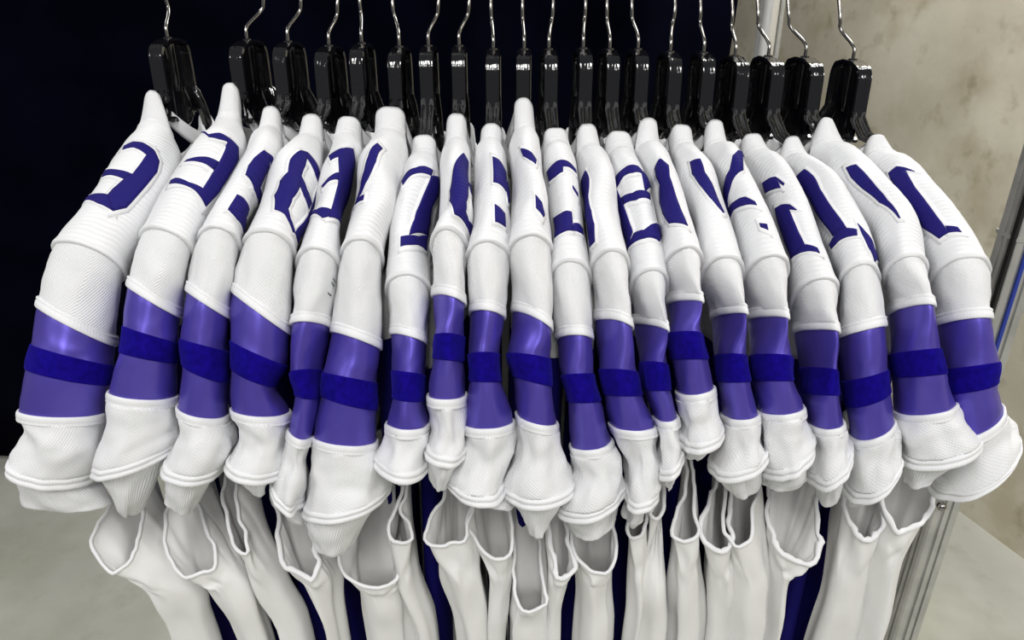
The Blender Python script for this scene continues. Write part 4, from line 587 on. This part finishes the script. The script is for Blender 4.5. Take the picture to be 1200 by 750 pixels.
def build_lower(i):
    rim, rings = LOWER[i]; a, b = Vector(rim[0]), Vector(rim[-1]); rnd = random.Random(100 + i)
    back = []
    for s in range(1, 6):
        u = s / 6; p = b.lerp(a, u); back.append(p + Vector((0, 0.05 * math.sin(PI * u) + 0.012, 0.05 * math.sin(PI * u) + 0.01)))
    nU = len(rim); N = 64
    loop = resample([Vector(p) for p in rim] + back, N)
    for k in range(N):
        w_ = 1.0 if i in FRAYED else 0.65
        loop[k] = loop[k] + Vector((noise.noise(loop[k] * 70 + Vector((i, 3, 0))) * 0.004 * w_, noise.noise(loop[k] * 60 + Vector((0, i, 7))) * 0.006 * w_, noise.noise(loop[k] * 90 + Vector((1, 0, i))) * 0.005 * w_))
    # which of the evenly spaced points are on the front (visible lip) or the back: angle by travelled length
    (mx, my, mz, mw), (ex, ey, ez, ew) = rings
    fU = None; best = 9
    for k, p in enumerate(loop):
        d = (p - b).length
        if d < best and k > N * 0.3: best = d; fU = k
    ang = []
    for k in range(N):
        if k <= fU: ang.append(math.radians(175 + 190 * k / fU))
        else: ang.append(math.radians(365 + 170 * (k - fU) / (N - fU)))
    lip = min(p.z for p in loop); ph = rnd.random() * 6
    def oval(cx, cy, z, w, dep, fold, turn):
        out = []
        for an in ang:
            r = 1 + fold * math.sin(3 * an + ph + turn) + fold * 0.5 * math.sin(5 * an - ph * 2 + turn)
            out.append(Vector((cx + w * math.cos(an) * r, cy + dep + dep * math.sin(an) * (1 + fold * math.sin(2 * an + ph)), z)))
        return out
    R_mid = oval(mx, my, min(mz, lip - 0.012), mw * 0.92, 0.024, 0.15, 0); R_end = oval(ex, ey, min(ez, lip - 0.05), ew * 0.88, 0.026, 0.24, 0.4)
    low_z = min(ez, lip - 0.05) - 0.36
    R_bot = oval(ex + (ex - mx) * 0.6 * 0, ey + 0.03, low_z, ew * 0.85, 0.03, 0.2, 0.9)
    rows = [loop]
    ctr = sum(loop, Vector()) / N
    r1 = []
    for p, m_ in zip(loop, R_mid):
        q = p.lerp(m_, 0.16); q.z = p.z - 0.010; r1.append(q)
    rows.append(r1)
    for u in (0.34, 0.55, 0.78): rows.append([p.lerp(m_, u) + Vector((noise.noise(Vector((p.x * 60, u * 4, i))) * 0.007, noise.noise(Vector((p.x * 60, u * 4, i + 9))) * 0.010, 0)) for p, m_ in zip(r1, R_mid)])
    rows.append(R_mid)
    for u in (0.33, 0.66): rows.append([p.lerp(m_, u) + Vector((noise.noise(Vector((p.x * 45, u * 5, i + 3))) * 0.008, noise.noise(Vector((p.x * 45, u * 5, i + 5))) * 0.010, 0)) for p, m_ in zip(R_mid, R_end)])
    rows.append(R_end); rows.append([p.lerp(m_, 0.5) for p, m_ in zip(R_end, R_bot)]); rows.append(R_bot)
    V = [p for r in rows for p in r]
    extra = ' with a frayed hem' if i in FRAYED else ' with a rolled hem'
    T = thing('undershirt', (ctr.x, ctr.y, low_z), 'white garment with open armhole%s, %s below the sleeves' % (extra, LWHERE[i]), 'shirt', 'white garments hanging below the jersey sleeves')
    UV = []; Fc = grid_faces(len(rows), N, True)
    for r in range(len(rows) - 1):
        for c in range(N):
            UV += [(c * 0.003, r * 0.03), (c * 0.003 + 0.003, r * 0.03), (c * 0.003 + 0.003, r * 0.03 + 0.03), (c * 0.003, r * 0.03 + 0.03)]
    o = mesh_obj('body', V, Fc, M_plain, T, UV)
    md = o.modifiers.new('cloth_smoothing', 'SUBSURF'); md.levels = 1; md.render_levels = 1
    # rolled hem around the armhole
    fz = 1.0 if i in FRAYED else 0.25; rad = []; pts = []
    for k in range(N + 1):
        p = loop[k % N]; n_ = noise.noise(p * 260 + Vector((i, 0, 0))); front = max(0.0, math.sin(PI * min(1, k / fU))) if k <= fU else 0
        rad.append(0.0021 * (1 + fz * 0.9 * n_ * front + (0.5 * front if i in FRAYED else 0))); pts.append(p + Vector((0, -0.0008, 0.0008 + 0.002 * fz * n_ * front)))
    v, f = wire(pts, rad, 8, caps=False); mesh_obj('armhole_hem', v, f, M_hem, T)
    # shoulder straps up to the hanger, inside the jersey above
    j = min(range(20), key=lambda q: abs(SH[q].R[SH[q].k['I']][0].x - ctr.x)); hx, hy, hz = HANGERS[j][:3]
    for p in (back[1], back[3]):
        q = Vector((hx, 0.785, hz - 0.112)); V = []
        for s in range(7):
            u = s / 6; c = p.lerp(q, u); c.y += 0.03 * math.sin(PI * u)
            for d in (-0.012, 0.012): V.append((c.x + d * 0.25, c.y + d, c.z))
        mesh_obj('strap', V, grid_faces(7, 2, False), M_plain, T)
for i in range(len(LOWER)): build_lower(i)
